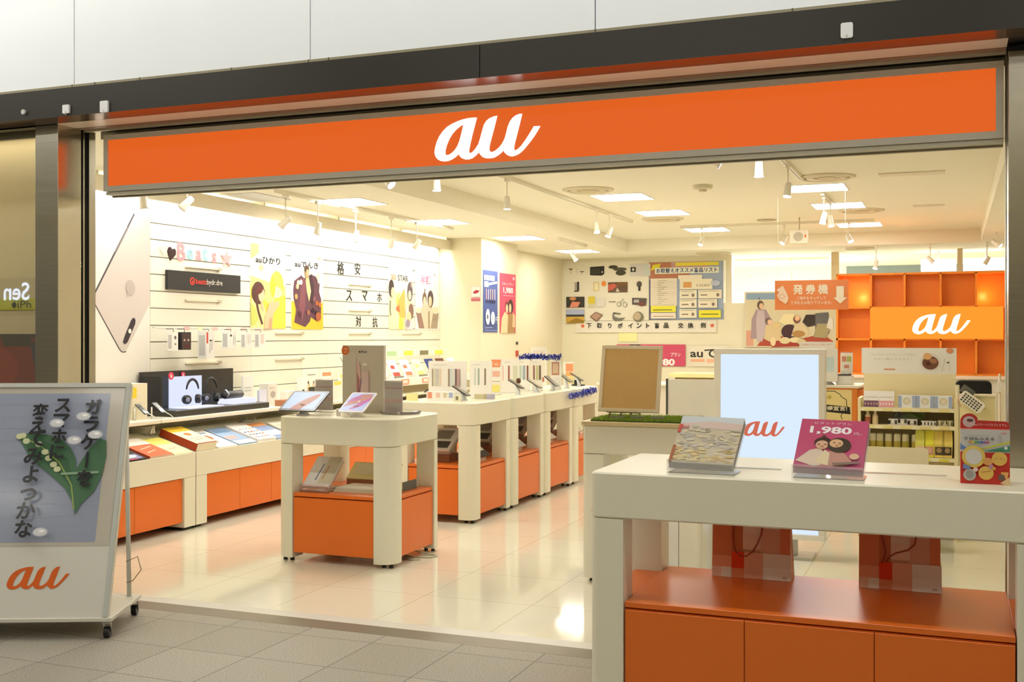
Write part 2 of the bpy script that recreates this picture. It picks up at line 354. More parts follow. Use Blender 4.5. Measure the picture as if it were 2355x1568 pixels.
# the concourse around and behind the camera: ceiling with strip lights, opposite shopfront
m = MB(); m.add([(-18, -3.2, 3.7), (-18, 4.6, 3.7), (5, 4.6, 3.7), (5, -3.2, 3.7)], [(0, 1, 2, 3)], 'e8e8e4', 'matte'); struct(m, 'ceiling', loc=(0, 0, 0))
m = MB(); m.box(-18, -3.3, 0, 5, -3.2, 1.75, 'a39a80'); m.box(-18, -3.28, 1.75, 5, -3.2, 2.2, '77735f'); m.box(-18, -3.3, 2.2, 5, -3.2, 3.7, 'd9cda6'); struct(m, 'wall_opposite')
for i, (x0, x1, y0, y1) in enumerate(((-16, -4.2, 3.5, 3.66), (-4.1, 4, 3.5, 3.60), (-9.5, -5, 1.2, 1.45), (-4, -0.5, 0.6, 0.85), (0.5, 4, 0.6, 0.85), (-8.5, -4, -1.7, -1.45), (-3, 4, -1.7, -1.45))):
    m = MB(); m.box(x0, y0, 3.66, x1, y1, 3.7, 'fffaf0', 'mall' if i < 2 else 'mall2')
    solo(m, 'ceiling_light', ['strip light close to the panelled wall at the left', 'strip light close to the panelled wall at the right', 'strip light over the left concourse', 'strip light over the middle concourse', 'strip light over the right concourse', 'long strip light by the opposite shops, left', 'long strip light by the opposite shops, right'][i], 'light')
m = MB(); A = m.art((-12.52, -3.0, 1.97), (-1, 0, 0), Z_, 1, 1); m.box(-14, -3.06, 1.86, -12.2, -3.01, 2.3, '8a8676')
A.text('Sen', 0, 0, 0.26, 'cfe0ff', al='l', off=.012, m='glow2'); solo(m, 'shop_sign', 'lit white lettering on the opposite shopfront, seen mirrored in the left window', 'sign')
# display inside the neighbouring window
m = MB(); A = m.slab((-5.5, 4.925, 1.60), X_, Z_, 0.82, 0.065, .004, 'dfe04e')
A.ell(.553, .42, .022, .26, '3d4020'); A.ell(.562, .82, .006, .1, '3d4020', rot=-30); A.text('iPh', .585, .16, .64, '46483c', w=.125, al='l')
solo(m, 'shelf_strip', 'yellow lettered strip inside the left shop window', 'sign')
m = MB(); A = m.slab((-5.27, 4.915, 0.75), X_, Z_, 0.5, 0.71, .01, '20201c', r=.06)
A.poly([(.045, 0), (.955, 0), (.955, .93), (.9, .97), (.72, .97), (.72, .9), (.3, .9), (.28, .97), (.1, .97), (.045, .93)], '8a1a22'); A.poly([(.955, 0), (.955, .75), (.75, .95), (.72, .9), (.85, .5), (.9, 0)], '2b2f57'); A.ell(.3, .72, .22, .16, 'a3302a', rot=30)
solo(m, 'phone_poster', 'dark red phone screen poster in the left shop window', 'poster')
m = MB(); m.box(-9, 4.81, 2.572, -4.7, 4.87, 2.584, 'fff4d8', 'mall2'); struct(m, 'window_fill', w1, world=True)  # added fill lamp, hidden by the frame, to brighten the window backdrop

# ------------------------------------------------------------ signs on the shopfront
sg = thing('fascia_sign', 'long orange illuminated fascia sign with a white script logo over the shop opening', 'sign', (-2.1, 5.0, 2.254))
m = MB(); fr = 0.028
m.box(-4.401, 4.93, 2.254, 0.193, 5.1, 2.254 + fr, 'e6e2d4', 'satin'); m.box(-4.401, 4.93, 2.567 - fr, 0.193, 5.1, 2.567, 'e6e2d4', 'satin')
m.box(-4.401, 4.93, 2.254 + fr, -4.372, 5.1, 2.567 - fr, 'e6e2d4', 'satin'); m.box(0.163, 4.93, 2.254 + fr, 0.193, 5.1, 2.567 - fr, 'e6e2d4', 'satin'); m.build('frame', sg, world=True)
m = MB(); m.box(-4.372, 4.938, 2.282, 0.163, 5.09, 2.539, 'e25f1a', 'glow'); m.build('light_panel', sg, world=True)
m = MB(); A = m.art((-2.362, 4.936, 2.302), X_, Z_); A.logo(.2755, 0, .551, 'f4ffff', ext=.004, m='glow2'); m.build('logo', sg, world=True)
m = MB(); m.box(-4.401, 4.95, 2.236, 0.193, 5.08, 2.252, 'd9d4c2', 'satin'); m.box(-4.401, 5.0, 2.228, 0.193, 5.02, 2.236, '8a8370', 'alu'); m.build('guide_rail', sg, world=True)
for x0, x1, z0, z1, n, lb in ((-.410, -.364, 2.62, 2.68, .008, 'white plastic sensor plate at the right end of the dark beam'), (-4.084, -4.034, 2.599, 2.658, .006, 'square white sensor plate above the left steel pillar'), (-4.331, -4.288, 2.612, 2.657, .006, 'small white sensor plate with a hanging tab, left of the square one')):
    t = thing('sensor_plate', lb, 'wall fitting', (x0, 4.56, z0)); m = MB(); m.slab((x0, 4.548, z0), X_, Z_, x1 - x0, z1 - z0, .012, 'd9dadb', r=n); m.build('cover', t, world=True)
    m = MB(); m.cyl((x0 + x1) / 2, 4.549, z0 - (.008 if n == .006 and x0 < -4.2 else -.004), z0 + .012, .003, .003, 'a8a79c', n=8); m.build('tab', t, world=True)
m = MB(); m.slab((-4.613, 4.548, 2.628), X_, Z_, .026, .026, .012, 'b9bab6', r=.0125); solo(m, 'round_button', 'small round grey button on the beam at the far left', 'wall fitting')

# ------------------------------------------------------------ wheeled poster board in the concourse
RZ = math.radians(24)
bd = thing('poster_board', 'wheeled white poster board with a leaf picture, brushed lettering and orange logo', 'sign', (-3.772, 4.25, 0), RZ)
# local frame: +x to the right along the board, +y to the back; origin at the front right caster
m = MB(); m.box(-.78, -.03, .085, .03, .47, .105, 'dcd9cc', 'satin', r=.01, bev=.003); m.build('base_plate', bd)
up = Vector((0, .38, 1.10)).normalized(); R = Vector((1, 0, 0))
m = MB(); F0 = (-.75, -.02, .105); A = m.slab(F0, R, up, .76, 1.165, .03, 'd6d4c9', 'satin', r=.004); m.build('board', bd)
m = MB(); A = m.art(Vector(F0) + up * .34 + R * .028 + R.cross(up) * .001, R, up, .704, .80); A.rect(0, 0, 1, 1, 'c3bcae', 'gloss')
A.rect(.085, .022, .90, .965, '98a0b4', 'gloss')
for i in range(11): A.line([(.085, .1 + i * .08), (.90, .1 + i * .08)], .0015, 'a3aabb', 'gloss')
A.m = 'gloss'; A.O += R * .012 - up * .038
A.poly([(.245, .735), (.33, .75), (.45, .745), (.56, .72), (.64, .66), (.69, .585), (.70, .52), (.72, .56), (.77, .64), (.84, .72), (.89, .70), (.90, .6), (.885, .48), (.84, .38), (.76, .30), (.725, .235), (.71, .3), (.64, .40), (.52, .49), (.43, .55), (.35, .62), (.29, .70)], '4f7558')
A.poly([(.30, .70), (.45, .70), (.56, .66), (.64, .58), (.67, .48), (.70, .38), (.60, .48), (.46, .57), (.36, .64)], '456a4e')
A.line([(.25, .735), (.42, .68), (.58, .56), (.68, .42), (.715, .27)], .007, '94a960')
for x, y in ((.30, .735), (.33, .70), (.42, .68), (.47, .63), (.50, .59), (.54, .55), (.57, .52), (.28, .73)): A.ell(x, y, .025, .018, 'd5dab0')
A.line([(.6, .49), (.86, .50)], .012, '8fae90'); A.O -= R * .012 - up * .038
def brush(t, x, y, dy, h, dx=0.0):
    for i, ch in enumerate(t):
        if ch != ' ': A.bold('|' if ch == 'ー' else ch, x - dx * i, y - i * dy, h if ch not in 'っ' else h * .72, '333437', d=.004, off=.008)
brush('ガラケーを', .79, .825, .115, .095); brush('スマホに', .58, .835, .10, .085); brush('変えて', .43, .79, .088, .095); brush('みよっかな', .425, .495, .112, .10)
for x, y in ((.745, .80), (.565, .755), (.70, .645), (.845, .68), (.545, .075)): A.ell(x, y, .052, .028, 'bfc4cd'); A.ell(x, y, .045, .023, 'd9dce2'); A.ell(x + .01, y + .006, .02, .008, 'ffffff')
m.build('poster', bd)
m = MB(); A = m.art(Vector(F0) + R.cross(up) * .0015, R, up, .76, 1.165); A.logo(.54, .115, .385, 'd8621c'); m.build('logo', bd)
m = MB()
for s in (0, 1): m.slab(Vector(F0) + R * (.002 if s == 0 else .736) + R.cross(up) * .008, R, up, .022, 1.165, .01, 'bfc2bb', 'satin')
m.slab(Vector(F0) + up * 1.143 + R.cross(up) * .009, R, up, .76, .022, .01, 'c2c4bd', 'satin'); m.build('frame', bd)
for x in (-.72, -.02):
    m = MB(); m.tube([(x, .42, .1), (x, .37, 1.0)], .012, 'd8d6cc'); m.build('rear_strut', bd)
for x, y in ((-.72, 0), (0, 0), (-.72, .44), (0, .44)):
    m = MB(); m.box(x - .02, y - .02, .075, x + .02, y + .02, .087, 'a9a9a4', 'chrome'); m.tube([(x - .016, y, .08), (x - .018, y + .008, .03)], .004, 'b5b5b0', 'chrome'); m.tube([(x + .016, y, .08), (x + .018, y + .008, .03)], .004, 'b5b5b0', 'chrome')
    c = m.build('caster', bd)
    m = MB(); vs = MB(); vs.cyl(0, 0, -.013, .013, .027, .027, '1c1c1c', n=18); m.add([(x + v[2], y + .008 + v[0], .028 + v[1]) for v in vs.v], vs.f, '1c1c1c', 'satin'); m.build('wheel', c)
m = MB(); m.tube([(-.01, .33, .3), (.04, .36, .32), (.055, .37, .25), (.02, .35, .2), (-.01, .34, .19)], .0025, '8c7a5a'); m.build('cable', bd)

# ------------------------------------------------------------ display tables
def tbl(name, label, group, x0, y0, x1, y1, cab=ORANGE, doors=1, zt=.93, za=.755, leg=.13, r=.055, top=None, front=True, cx=None, side_doors=False, lw=None, zc=.443):
    lw = lw or leg
    t = thing(name, label, 'table', ((x0 + x1) / 2, (y0 + y1) / 2, 0), group=group); w2, d2 = (x1 - x0) / 2, (y1 - y0) / 2
    m = MB(); m.box(-w2, -d2, za + .002, w2, d2, zt, WHITE, 'satin', r=r, bev=.006); m.build('tabletop', t)
    if top: m = MB(); m.box(-w2 - .012, -d2 - .012, zt, w2 + .012, d2 + .012, zt + .022, top, 'satin', r=r, bev=.003); m.build('wood_top', t)
    for i, (sx, sy) in enumerate(((-1, -1), (1, -1), (1, 1), (-1, 1))):
        a, b = sx * w2, sy * d2; rr = [0, 0, 0, 0]; rr[i] = r
        m = MB(); m.prism(rrect(min(a, a - sx * lw), min(b, b - sy * leg), max(a, a - sx * lw), max(b, b - sy * leg), tuple(rr)), .028, za, WHITE, 'satin'); lg = m.build('leg', t)
        for q in (.3, .7):
            m = MB(); m.cyl(a - sx * lw * q, b - sy * leg * .5, 0, .03, .014, .01, '191817', n=10); m.build('foot', lg)
    c = MB(); g = .004
    c.box(-w2 + lw + g, -d2 + .02, .06, w2 - lw - g, d2 - .02, zc - .028, cab, 'satin')
    for a, b in ((-w2 + .02, -w2 + lw), (w2 - lw, w2 - .02)): c.box(a, -d2 + leg + g, .06, b, d2 - leg - g, zc - .028, cab, 'satin')
    cb = c.build('cabinet', t)
    m = MB(); m.box(-w2 + lw + g, -d2 + .012, zc - .022, w2 - lw - g, d2 - .012, zc, cab, 'satin', bev=.002)
    for a, b in ((-w2 + .014, -w2 + lw + g), (w2 - lw - g, w2 - .014)): m.box(a, -d2 + leg + g, zc - .022, b, d2 - leg - g, zc, cab, 'satin', bev=.002)
    m.build('lid', cb)
    n = doors; W = (2 * w2 - 2 * lw - 2 * g) / n
    for k in range(n):
        m = MB(); m.box(-w2 + lw + g + k * W + .002, -d2 + .008, .062, -w2 + lw + g + (k + 1) * W - .002, -d2 + .02, zc - .031, cab, 'satin', bev=.0015); m.build('door', cb)
    if side_doors:
        m = MB(); m.box(w2 - .02, -d2 + leg + g + .002, .062, w2 - .009, d2 - leg - g - .002, zc - .031, cab, 'satin', bev=.0015); m.build('door', cb)
    return t
tbl('display_table', 'large white table with an orange cupboard in front of the shop at the right', None, -1.29, 4.07, .33, 4.80, doors=3, r=.03)
tbl('display_table', 'small white table carrying two tablets, orange cupboard below, standing alone', None, -4.07, 6.12, -3.22, 6.85, doors=1, side_doors=True, r=.1)
ct = tbl('display_table', 'white table with a wood top carrying the cork board and grass mat', None, -2.03, 6.25, -1.32, 6.78, cab='e9e6dc', doors=1, r=.03, top='e2cf9f', zt=.925)
first = None
for k, (y, lb) in enumerate(((7.84, 'nearest white table of the long phone island, orange cupboard below'), (8.655, 'second white table of the long phone island'), (9.465, 'third white table of the long phone island'), (10.28, 'farthest white table of the long phone island, blue tinsel on its edge'))):
    if first is None: first = tbl('display_table', lb, 'tables of the phone island', -4.12, y, -3.42, y + .805, doors=1, side_doors=True, r=.06)
    else: dup(first, location=(first.location.x, y + .4025, 0), label=lb)
# card panel under the cork-board table
m = MB(); A = m.slab((-1.965, 6.232, .05), X_, Z_, .36, .385, .01, 'efece0', r=.004)
A.rect(0, .965, 1, 1.0, 'd9602a'); A.text('Collection', .6, .68, .14, '3a3a3a', w=.95)
for i in range(8):
    for j in range(5): A.text('+', .12 + i * .11, .06 + j * .115, .06, ['d04a3a', '3c4a78', 'e0b040', '57a5a0', '7a3a60'][(i * 3 + j * 2) % 5], off=.02)
solo(m, 'card_sign', 'white panel with small coloured crosses under the cork-board table', 'sign')

# ------------------------------------------------------------ wall counters along the left wall
def counter(label, y0, y1, nd):
    t = thing('wall_counter', label, 'counter', (-5.65, (y0 + y1) / 2, 0), group='white counters along the left wall'); h = (y1 - y0) / 2
    lx = lambda X: X + 5.65
    m = MB(); m.add([(lx(-5.3), -h, .395), (lx(-5.3), h, .395), (lx(-5.3), h, .572), (lx(-5.3), -h, .572), (lx(-5.32), -h, .572), (lx(-5.32), h, .572), (lx(-5.335), h, .555), (lx(-5.335), -h, .555), (lx(-5.8), h, .70), (lx(-5.8), -h, .70), (lx(-6.04), h, .70), (lx(-6.04), -h, .70), (lx(-6.04), h, .395), (lx(-6.04), -h, .395)],
        [(0, 1, 2, 3), (3, 2, 5, 4), (4, 5, 6, 7), (7, 6, 8, 9), (9, 8, 10, 11), (11, 10, 12, 13), (13, 12, 1, 0), (0, 3, 4, 7, 9, 11, 13), (1, 12, 10, 8, 6, 5, 2)], WHITE, 'satin'); m.build('tray', t)
    m = MB(); m.box(lx(-6.04), -h, .78, lx(-5.62), h, .812, 'f0ead6', 'satin', bev=.004); m.build('shelf', t)
    m = MB(); m.box(lx(-6.045), -h, .70, lx(-6.03), h, .78, 'd8d0b4'); m.build('back_panel', t)
    for s in (-1, 1):
        m = MB(); m.box(lx(-6.02), s * h, .7, lx(-5.7), s * (h - .02), .78, 'e9e3ce'); m.build('shelf_bracket', t)
        m = MB(); m.box(lx(-5.98), s * h, .025, lx(-5.3), s * (h - .13), .393, WHITE, 'satin', r=.004); lg = m.build('leg', t)
        m = MB(); m.box(lx(-5.95), s * (h - .02), 0, lx(-5.34), s * (h - .11), .026, '2a2824'); m.build('foot', lg)
    c = MB(); c.box(lx(-5.98), -h + .132, .06, lx(-5.335), h - .132, .39, ORANGE, 'satin'); cb = c.build('cabinet', t)
    W = (2 * h - .264) / nd
    for k in range(nd):
        m = MB(); m.box(lx(-5.335), -h + .132 + k * W + .002, .062, lx(-5.32), -h + .132 + (k + 1) * W - .002, .388, ORANGE, 'satin', bev=.0015); m.build('door', cb)
    return t
counter('white counter nearest the entrance on the left wall, behind the poster board', 5.1, 6.915, 3)
counter('second white counter on the left wall, below the headphone display', 6.925, 8.975, 4)
counter('third white counter on the left wall, behind the small tablet table', 8.985, 11.0, 4)
counter('farthest white counter on the left wall, behind the phone island', 11.01, 12.75, 4)

# ------------------------------------------------------------ ceiling fittings
def ceil_light(x, y, z, s, lb, g):
    t = thing('ceiling_light', lb, 'light', (x, y, z), group=g)
    m = MB()
    for a in (-1, 1): m.box(a * s / 2, -s / 2 - .012, -.006, a * (s / 2 + .012), s / 2 + .012, 0, 'f4f1e6'); m.box(-s / 2, a * s / 2, -.006, s / 2, a * (s / 2 + .012), 0, 'f4f1e6')
    m.build('frame', t); m = MB(); m.box(-s / 2, -s / 2, -.004, s / 2, s / 2, -.001, (1.0, .965, .895, 1.0), 'panel'); m.build('diffuser', t)
    return t
g1, g2 = 'square lights in the lower ceiling on the left', 'square lights in the raised ceiling'
L0 = ceil_light(-5.17, 8.97, 2.68, .52, 'nearest square ceiling light over the left aisle', g1)
for y, lb in ((10.9, 'second square ceiling light over the left aisle'), (13.05, 'third square ceiling light over the left aisle'), (15.4, 'farthest square ceiling light over the left aisle, by the pillar')):
    dup(L0, location=(-5.17 + (.1 if y > 13 else 0), y, 2.68), label=lb)
for x, y, lb in ((-3.12, 10.93, 'nearest square light on the left side of the raised ceiling'), (-3.09, 12.5, 'middle square light on the left side of the raised ceiling'), (-3.03, 14.7, 'farthest square light on the left side of the raised ceiling'),
                 (-1.2, 10.93, 'nearest square light on the right side of the raised ceiling, by the round vent'), (-1.15, 12.5, 'middle square light on the right side of the raised ceiling'), (-1.1, 14.75, 'farthest square light on the right side of the raised ceiling')):
    dup(L0, location=(x, y, 2.86), label=lb, group=g2)
dup(L0, location=(-3.0, 18.7, 2.68), label='square ceiling light in the back room beyond the far wall', group='')
for x, lb in ((-4.9, 'added square fill light just inside the shopfront at the left, hidden by the sign'), (-3.1, 'added square fill light just inside the shopfront, second from the left'), (-1.2, 'added square fill light just inside the shopfront at the right')):  # unseen lights added to brighten the front of the shop
    dup(L0, location=(x, 7.3 if x > -4.8 else 6.9, 2.86 if x > -4.8 else 2.68), label=lb, group='added square fill lights hidden behind the fascia sign')
def vent(x, y, z, r, lb):
    t = thing('ceiling_vent', lb, 'vent', (x, y, z), group='round ceiling vents'); m = MB()
    m.lathe([(r, 0), (r, -.008), (r * .86, -.02), (r * .80, -.008)], 0, 0, 'e0d6b8', n=40, smooth=True); m.lathe([(r * .72, -.004), (r * .7, -.016), (r * .5, -.014), (r * .46, -.004)], 0, 0, 'dccfae', n=36, smooth=True); m.build('ring', t)
    m = MB(); m.cyl(0, 0, -.018, -.006, r * .3, r * .34, 'cfc19c', n=28); m.build('centre_plate', t)
for a in ((-3.27, 10.25, 2.86, .25, 'round vent left of the nearest left ceiling light'), (-1.04, 10.2, 2.86, .25, 'round vent above the nearest right ceiling light'), (-3.25, 13.15, 2.86, .25, 'round vent beyond the middle left ceiling light'), (-.95, 13.06, 2.86, .25, 'round vent beyond the middle right ceiling light'), (-3.3, 16.5, 2.68, .28, 'round vent in the low ceiling over the far wall boards'), (-1.2, 16.3, 2.68, .22, 'round vent in the low ceiling in front of the orange shelf wall')): vent(*a)
m = MB(); m.cyl(-2.1, 13.7, 2.845, 2.86, .11, .12, 'b9ab8a', n=28); solo(m, 'ceiling_speaker', 'round beige speaker grille in the middle of the raised ceiling', 'speaker')
m = MB(); m.lathe([(0, 2.80), (.035, 2.80), (.04, 2.82), (.09, 2.826), (.095, 2.86), (0, 2.86)], -2.18, 10.36, 'd9d1b4', n=28); solo(m, 'smoke_detector', 'round beige smoke detector between the two rows of ceiling lights', 'detector')
for x, y, a, b, lb in ((-.33, 10.25, .27, .1, 'flat rectangular access panel in the raised ceiling near the right pillar'), (-.24, 12.85, .16, .08, 'small rectangular vent in the raised ceiling beyond the access panel')):
    m = MB(); m.box(x - a, y - b, 2.852, x + a, y + b, 2.86, 'e6dfc6'); m.box(x - a + .012, y - b + .012, 2.850, x + a - .012, y + b - .012, 2.853, 'e9e3cc'); solo(m, 'access_panel', lb, 'vent')
m = MB(); m.box(-6.0, 8.05, 2.672, -5.55, 8.6, 2.68, 'd8d6d4'); solo(m, 'access_panel', 'pale grey square hatch in the low ceiling at the left', 'vent')
sp = thing('box_speaker', 'white box speaker with a round grille hanging from the raised ceiling', 'speaker', (-1.70, 13.6, 2.86))
m = MB(); m.tube([(-1.70, 13.6, 2.86), (-1.70, 13.6, 2.70)], .008, 'd8cfae'); m.build('bracket', sp, world=True)
m = MB(); A = m.slab((-1.80, 13.5, 2.545), X_, Z_, .20, .155, .12, 'f0ead6', r=.008); b = m.build('cabinet', sp, world=True)
m = MB(); A = m.art((-1.80, 13.499, 2.545), X_, Z_, .20, .155); A.ell(.5, .5, .3, .38, 'd8d0c0'); A.ell(.5, .5, .26, .33, 'c3baa8'); A.rect(.86, .42, .96, .66, 'e9885a'); m.build('grille', b, world=True)

def track(x0, y0, x1, y1, z, lb, drop=0):
    m = MB(); h = .014
    if abs(y1 - y0) > abs(x1 - x0): m.box(x0 - .017, y0, z - drop - .03, x0 + .017, y1, z - drop, 'efe9d4', 'satin'); m.box(x0 - .006, y0 + .02, z - drop - .0305, x0 + .006, y1 - .02, z - drop - .029, 'a39a80')
    else: m.box(x0, y0 - .017, z - drop - .03, x1, y0 + .017, z - drop, 'efe9d4', 'satin'); m.box(x0 + .02, y0 - .006, z - drop - .0305, x1 - .02, y0 + .006, z - drop - .029, 'a39a80')
    solo(m, 'light_track', lb, 'light track')
track(-5.28, 7.95, -5.28, 11.5, 2.68, 'pale spotlight track over the left wall counters')
track(-3.65, 6.0, -3.65, 13.2, 2.86, 'long spotlight track on the left side of the raised ceiling')
track(-1.25, 6.0, -1.25, 10.1, 2.86, 'nearer spotlight track on the right side of the raised ceiling')
track(-1.19, 11.3, -1.19, 12.15, 2.86, 'short spotlight track between the two right ceiling lights')
track(-3.25, 14.07, -.88, 14.07, 2.86, 'spotlight track running across the far end of the raised ceiling')
track(-4.6, 13.2, -4.6, 14.35, 2.68, 'short spotlight track in the low ceiling near the pillar')
track(-3.5, 18.0, -1.8, 18.0, 2.68, 'spotlight track in the bright back room')
def spot(x, y, zc, zl, aim, lb, g='spotlights on the ceiling tracks', s=1.0):
    on = 'beside the left pillar' not in lb and 'tilted spotlight' not in lb and 'sideways' not in lb and 'above the orange' not in lb
    t = thing('spotlight', lb, 'spotlight', (x, y, zc), group=g)
    m = MB(); m.box(-.014, -.03, -.056, .014, .03, -.031 if on else 0, 'f0ead8'); m.build('mount', t)
    m = MB(); m.tube([(0, 0, -.05), (0, 0, zl - zc + .045)], .006, 'f0ead8'); m.build('stem', t)
    d = Vector(aim).normalized(); c = Vector((0, 0, zl - zc)); m = MB()
    m.tube([c - d * .055 * s, c - d * .05 * s, c + d * .045 * s, c + d * .06 * s], [.018 * s, .024 * s, .03 * s, .036 * s], 'f4efe0', 'satin', n=14); hd = m.build('lamp_head', t)
    m = MB(); m.tube([c + d * .0605 * s, c + d * .062 * s], [.032 * s, .032 * s], (1, .95, .84, 1), 'lens', n=14); m.build('lens', hd)
SP = [(-5.28, 8.1, 2.68, 2.42, (-.8, 0, -.6), 'first spotlight on the left wall track, nearest the entrance'), (-5.28, 8.62, 2.68, 2.41, (-.25, .0, -1), 'second spotlight on the left wall track'), (-5.28, 9.3, 2.68, 2.40, (-.4, .1, -1), 'third spotlight on the left wall track'), (-5.28, 10.02, 2.68, 2.39, (-.3, -.1, -1), 'fourth spotlight on the left wall track'), (-5.28, 10.6, 2.68, 2.42, (-.5, -.2, -.8), 'fifth spotlight on the left wall track, farthest from the entrance'),
      (-5.25, 6.28, 2.68, 2.39, (.1, 0, -1), 'spotlight beside the left pillar above the giant phone picture'), (-5.25, 6.75, 2.68, 2.43, (-.75, -.1, -.65), 'tilted spotlight above the slatted wall near the entrance'),
      (-3.65, 6.85, 2.86, 2.53, (.6, -.1, -.5), 'spotlight half hidden behind the fascia sign, left of the logo'), (-3.62, 7.6, 2.86, 2.605, (0, 0, -1), 'spotlight just under the fascia sign below the logo'), (-3.65, 9.1, 2.86, 2.625, (0, 0, -1), 'long-stemmed spotlight at the near end of the left raised track'), (-3.62, 11.65, 2.86, 2.635, (.2, -.3, -1), 'left one of the paired spotlights on the left raised track'), (-3.62, 12.15, 2.86, 2.63, (-.3, -.3, -1), 'right one of the paired spotlights on the left raised track'),
      (-1.24, 9.2, 2.86, 2.635, (-.1, -.2, -1), 'spotlight hanging in front of the nearest right ceiling light'), (-1.19, 11.42, 2.86, 2.625, (-.2, -.2, -1), 'left spotlight of the pair by the middle right ceiling light'), (-1.17, 11.85, 2.86, 2.635, (.2, -.2, -1), 'right spotlight of the pair by the middle right ceiling light'), (-1.24, 7.75, 2.86, 2.605, (0, 0, -1), 'stubby spotlight under the right half of the fascia sign'), (-1.45, 7.2, 2.68 + .18, 2.59, (.7, .2, -.4), 'sideways spotlight peeping out below the fascia sign'),
      (-2.97, 14.07, 2.86, 2.66, (-.3, -.4, -1), 'left spotlight on the cross track at the far end'), (-1.94, 14.07, 2.86, 2.645, (-.4, -.4, -.8), 'middle spotlight on the cross track, beside the box speaker'), (-1.17, 14.07, 2.86, 2.64, (.4, -.4, -.8), 'right spotlight on the cross track at the far end'),
      (-4.6, 13.8, 2.68, 2.485, (.5, 0, -.7), 'spotlight on the short track near the pillar'), (.48, 14.4, 2.68, 2.55, (.6, -.2, -.5), 'spotlight in the right corner above the orange shelf wall'), (-3.02, 18.0, 2.68, 2.42, (.5, .3, -.6), 'left spotlight in the bright back room'), (-2.37, 18.0, 2.68, 2.40, (0, .2, -1), 'right spotlight in the bright back room'),
      (-.97, 15.9, 2.68, 2.42, (-.2, -.3, -1), 'left spotlight above the orange shelf wall'), (-.28, 15.9, 2.68, 2.47, (.6, 0, -.6), 'tilted spotlight above the lit logo of the orange shelf wall'), (.42, 15.9, 2.68, 2.44, (-.5, 0, -.8), 'tilted spotlight above the right end of the orange shelf wall')]
for a in SP: spot(*a)
for x0, x1, lb in ((-.43, .05, 'left bright light box behind the top of the orange shelf wall'), (.14, .75, 'right bright light box behind the top of the orange shelf wall')):
    m = MB(); m.box(x0, 17.2, 2.39, x1, 17.45, 2.56, (1, .98, .94, 1), 'glow2'); m.tube([((x0 + x1) / 2, 17.3, 2.56), ((x0 + x1) / 2, 17.3, 2.68)], .01, 'e0e0dc'); solo(m, 'light_box', lb, 'light')
area('back_room_fill', (-2.7, 19.3, 2.6), (math.radians(-30), 0, 0), 1.6, .2, 220, (1, .98, .94))  # added fill light that brightens the back room

# ------------------------------------------------------------ on the left wall
def wallposter(name, lb, y0, z0, y1, z1, col, x=-6.044, t=.004, cat='poster', r=0.0):
    m = MB(); A = m.slab((x, y0, z0), Y_, Z_, y1 - y0, z1 - z0, t, col, 'paper', r=r); return m, A, name, lb, cat
def done(q): solo(q[0], q[2], q[3], q[4])
q = wallposter('phone_poster', 'giant print of the back of a silver phone on the wall by the left pillar', 6.0, .85, 7.30, 2.42, 'e9e3d8'); A = q[1]
fy = lambda y: (y - 6.0) / 1.3
fz = lambda z: (z - .85) / 1.57
A.poly([(fy(y), fz(z)) for y, z in ((7.118, 2.42), (6.686, 1.793), (6.66, 1.75), (6.65, 1.732), (6.66, 1.71), (6.686, 1.674), (6.947, 1.343), (6.965, 1.328), (6.986, 1.321), (7.005, 1.321), (7.02, 1.328), (7.297, 1.705), (7.30, 1.72), (7.30, 2.42))], 'cfc4bb')
A.line([(fy(7.115), fz(2.418)), (fy(6.662), fz(1.752))], .016, '4b4548'); A.line([(fy(7.04), fz(2.305)), (fy(6.9), fz(2.10))], .02, '7d7674')
A.line([(fy(6.662), fz(1.71)), (fy(6.94), fz(1.352)), (fy(6.965), fz(1.328)), (fy(6.99), fz(1.321)), (fy(7.02), fz(1.326))], .008, '4b4548')
A.poly([(fy(y), fz(z)) for y, z in ((6.985, 1.40), (7.0, 1.385), (7.02, 1.388), (7.04, 1.405), (7.125, 1.545), (7.128, 1.575), (7.115, 1.592), (7.095, 1.59), (7.075, 1.57), (6.995, 1.43))], '3b3337')
A.ell(fy(7.062), fz(1.487), .014, .012, 'efe6d8'); A.ell(fy(7.07), fz(1.83), .04, .04, 'b9aea6', rot=20); A.ell(fy(7.035), fz(1.77), .012, .008, 'b9aea6', rot=20); done(q)

def letter(ch, y, z, h, c, lb, off=.02, x=-6.048, name='paper_letter', w=None):
    m = MB(); A = m.art((x, y, z), Y_, Z_)
    A.text(ch, 0, 0, h, c, w=w, off=off, ext=.012)
    solo(m, name, lb, 'letter', 'paper letters on the slatted wall')
letter('B', 7.70, 2.085, .15, 'e79aa2', 'large pink paper letter B on the slatted wall'); letter('e', 7.815, 2.10, .09, '9ccfdc', 'pale blue paper letter e on the slatted wall')
letter('a', 7.93, 2.10, .09, 'e79aa2', 'pink paper letter a on the slatted wall'); letter('t', 8.02, 2.10, .12, '9ccfdc', 'pale blue paper letter t on the slatted wall'); letter('s', 8.15, 2.09, .09, 'e79aa2', 'pink paper letter s on the slatted wall')
def shape(name, pts, y, z, s, c, lb):
    m = MB(); p = [(y + a * s, z + b * s) for a, b in pts]; n = len(p)
    m.add([(-6.05, a, b) for a, b in p] + [(-6.042, a, b) for a, b in p], [tuple(range(n - 1, -1, -1)), tuple(range(n, 2 * n))] + [(i, (i + 1) % n, n + (i + 1) % n, n + i) for i in range(n)], c, 'paper'); solo(m, name, lb, 'decoration')
STAR = [(math.cos(math.radians(90 + 36 * i)) * (1 if i % 2 == 0 else .42), math.sin(math.radians(90 + 36 * i)) * (1 if i % 2 == 0 else .42)) for i in range(10)]
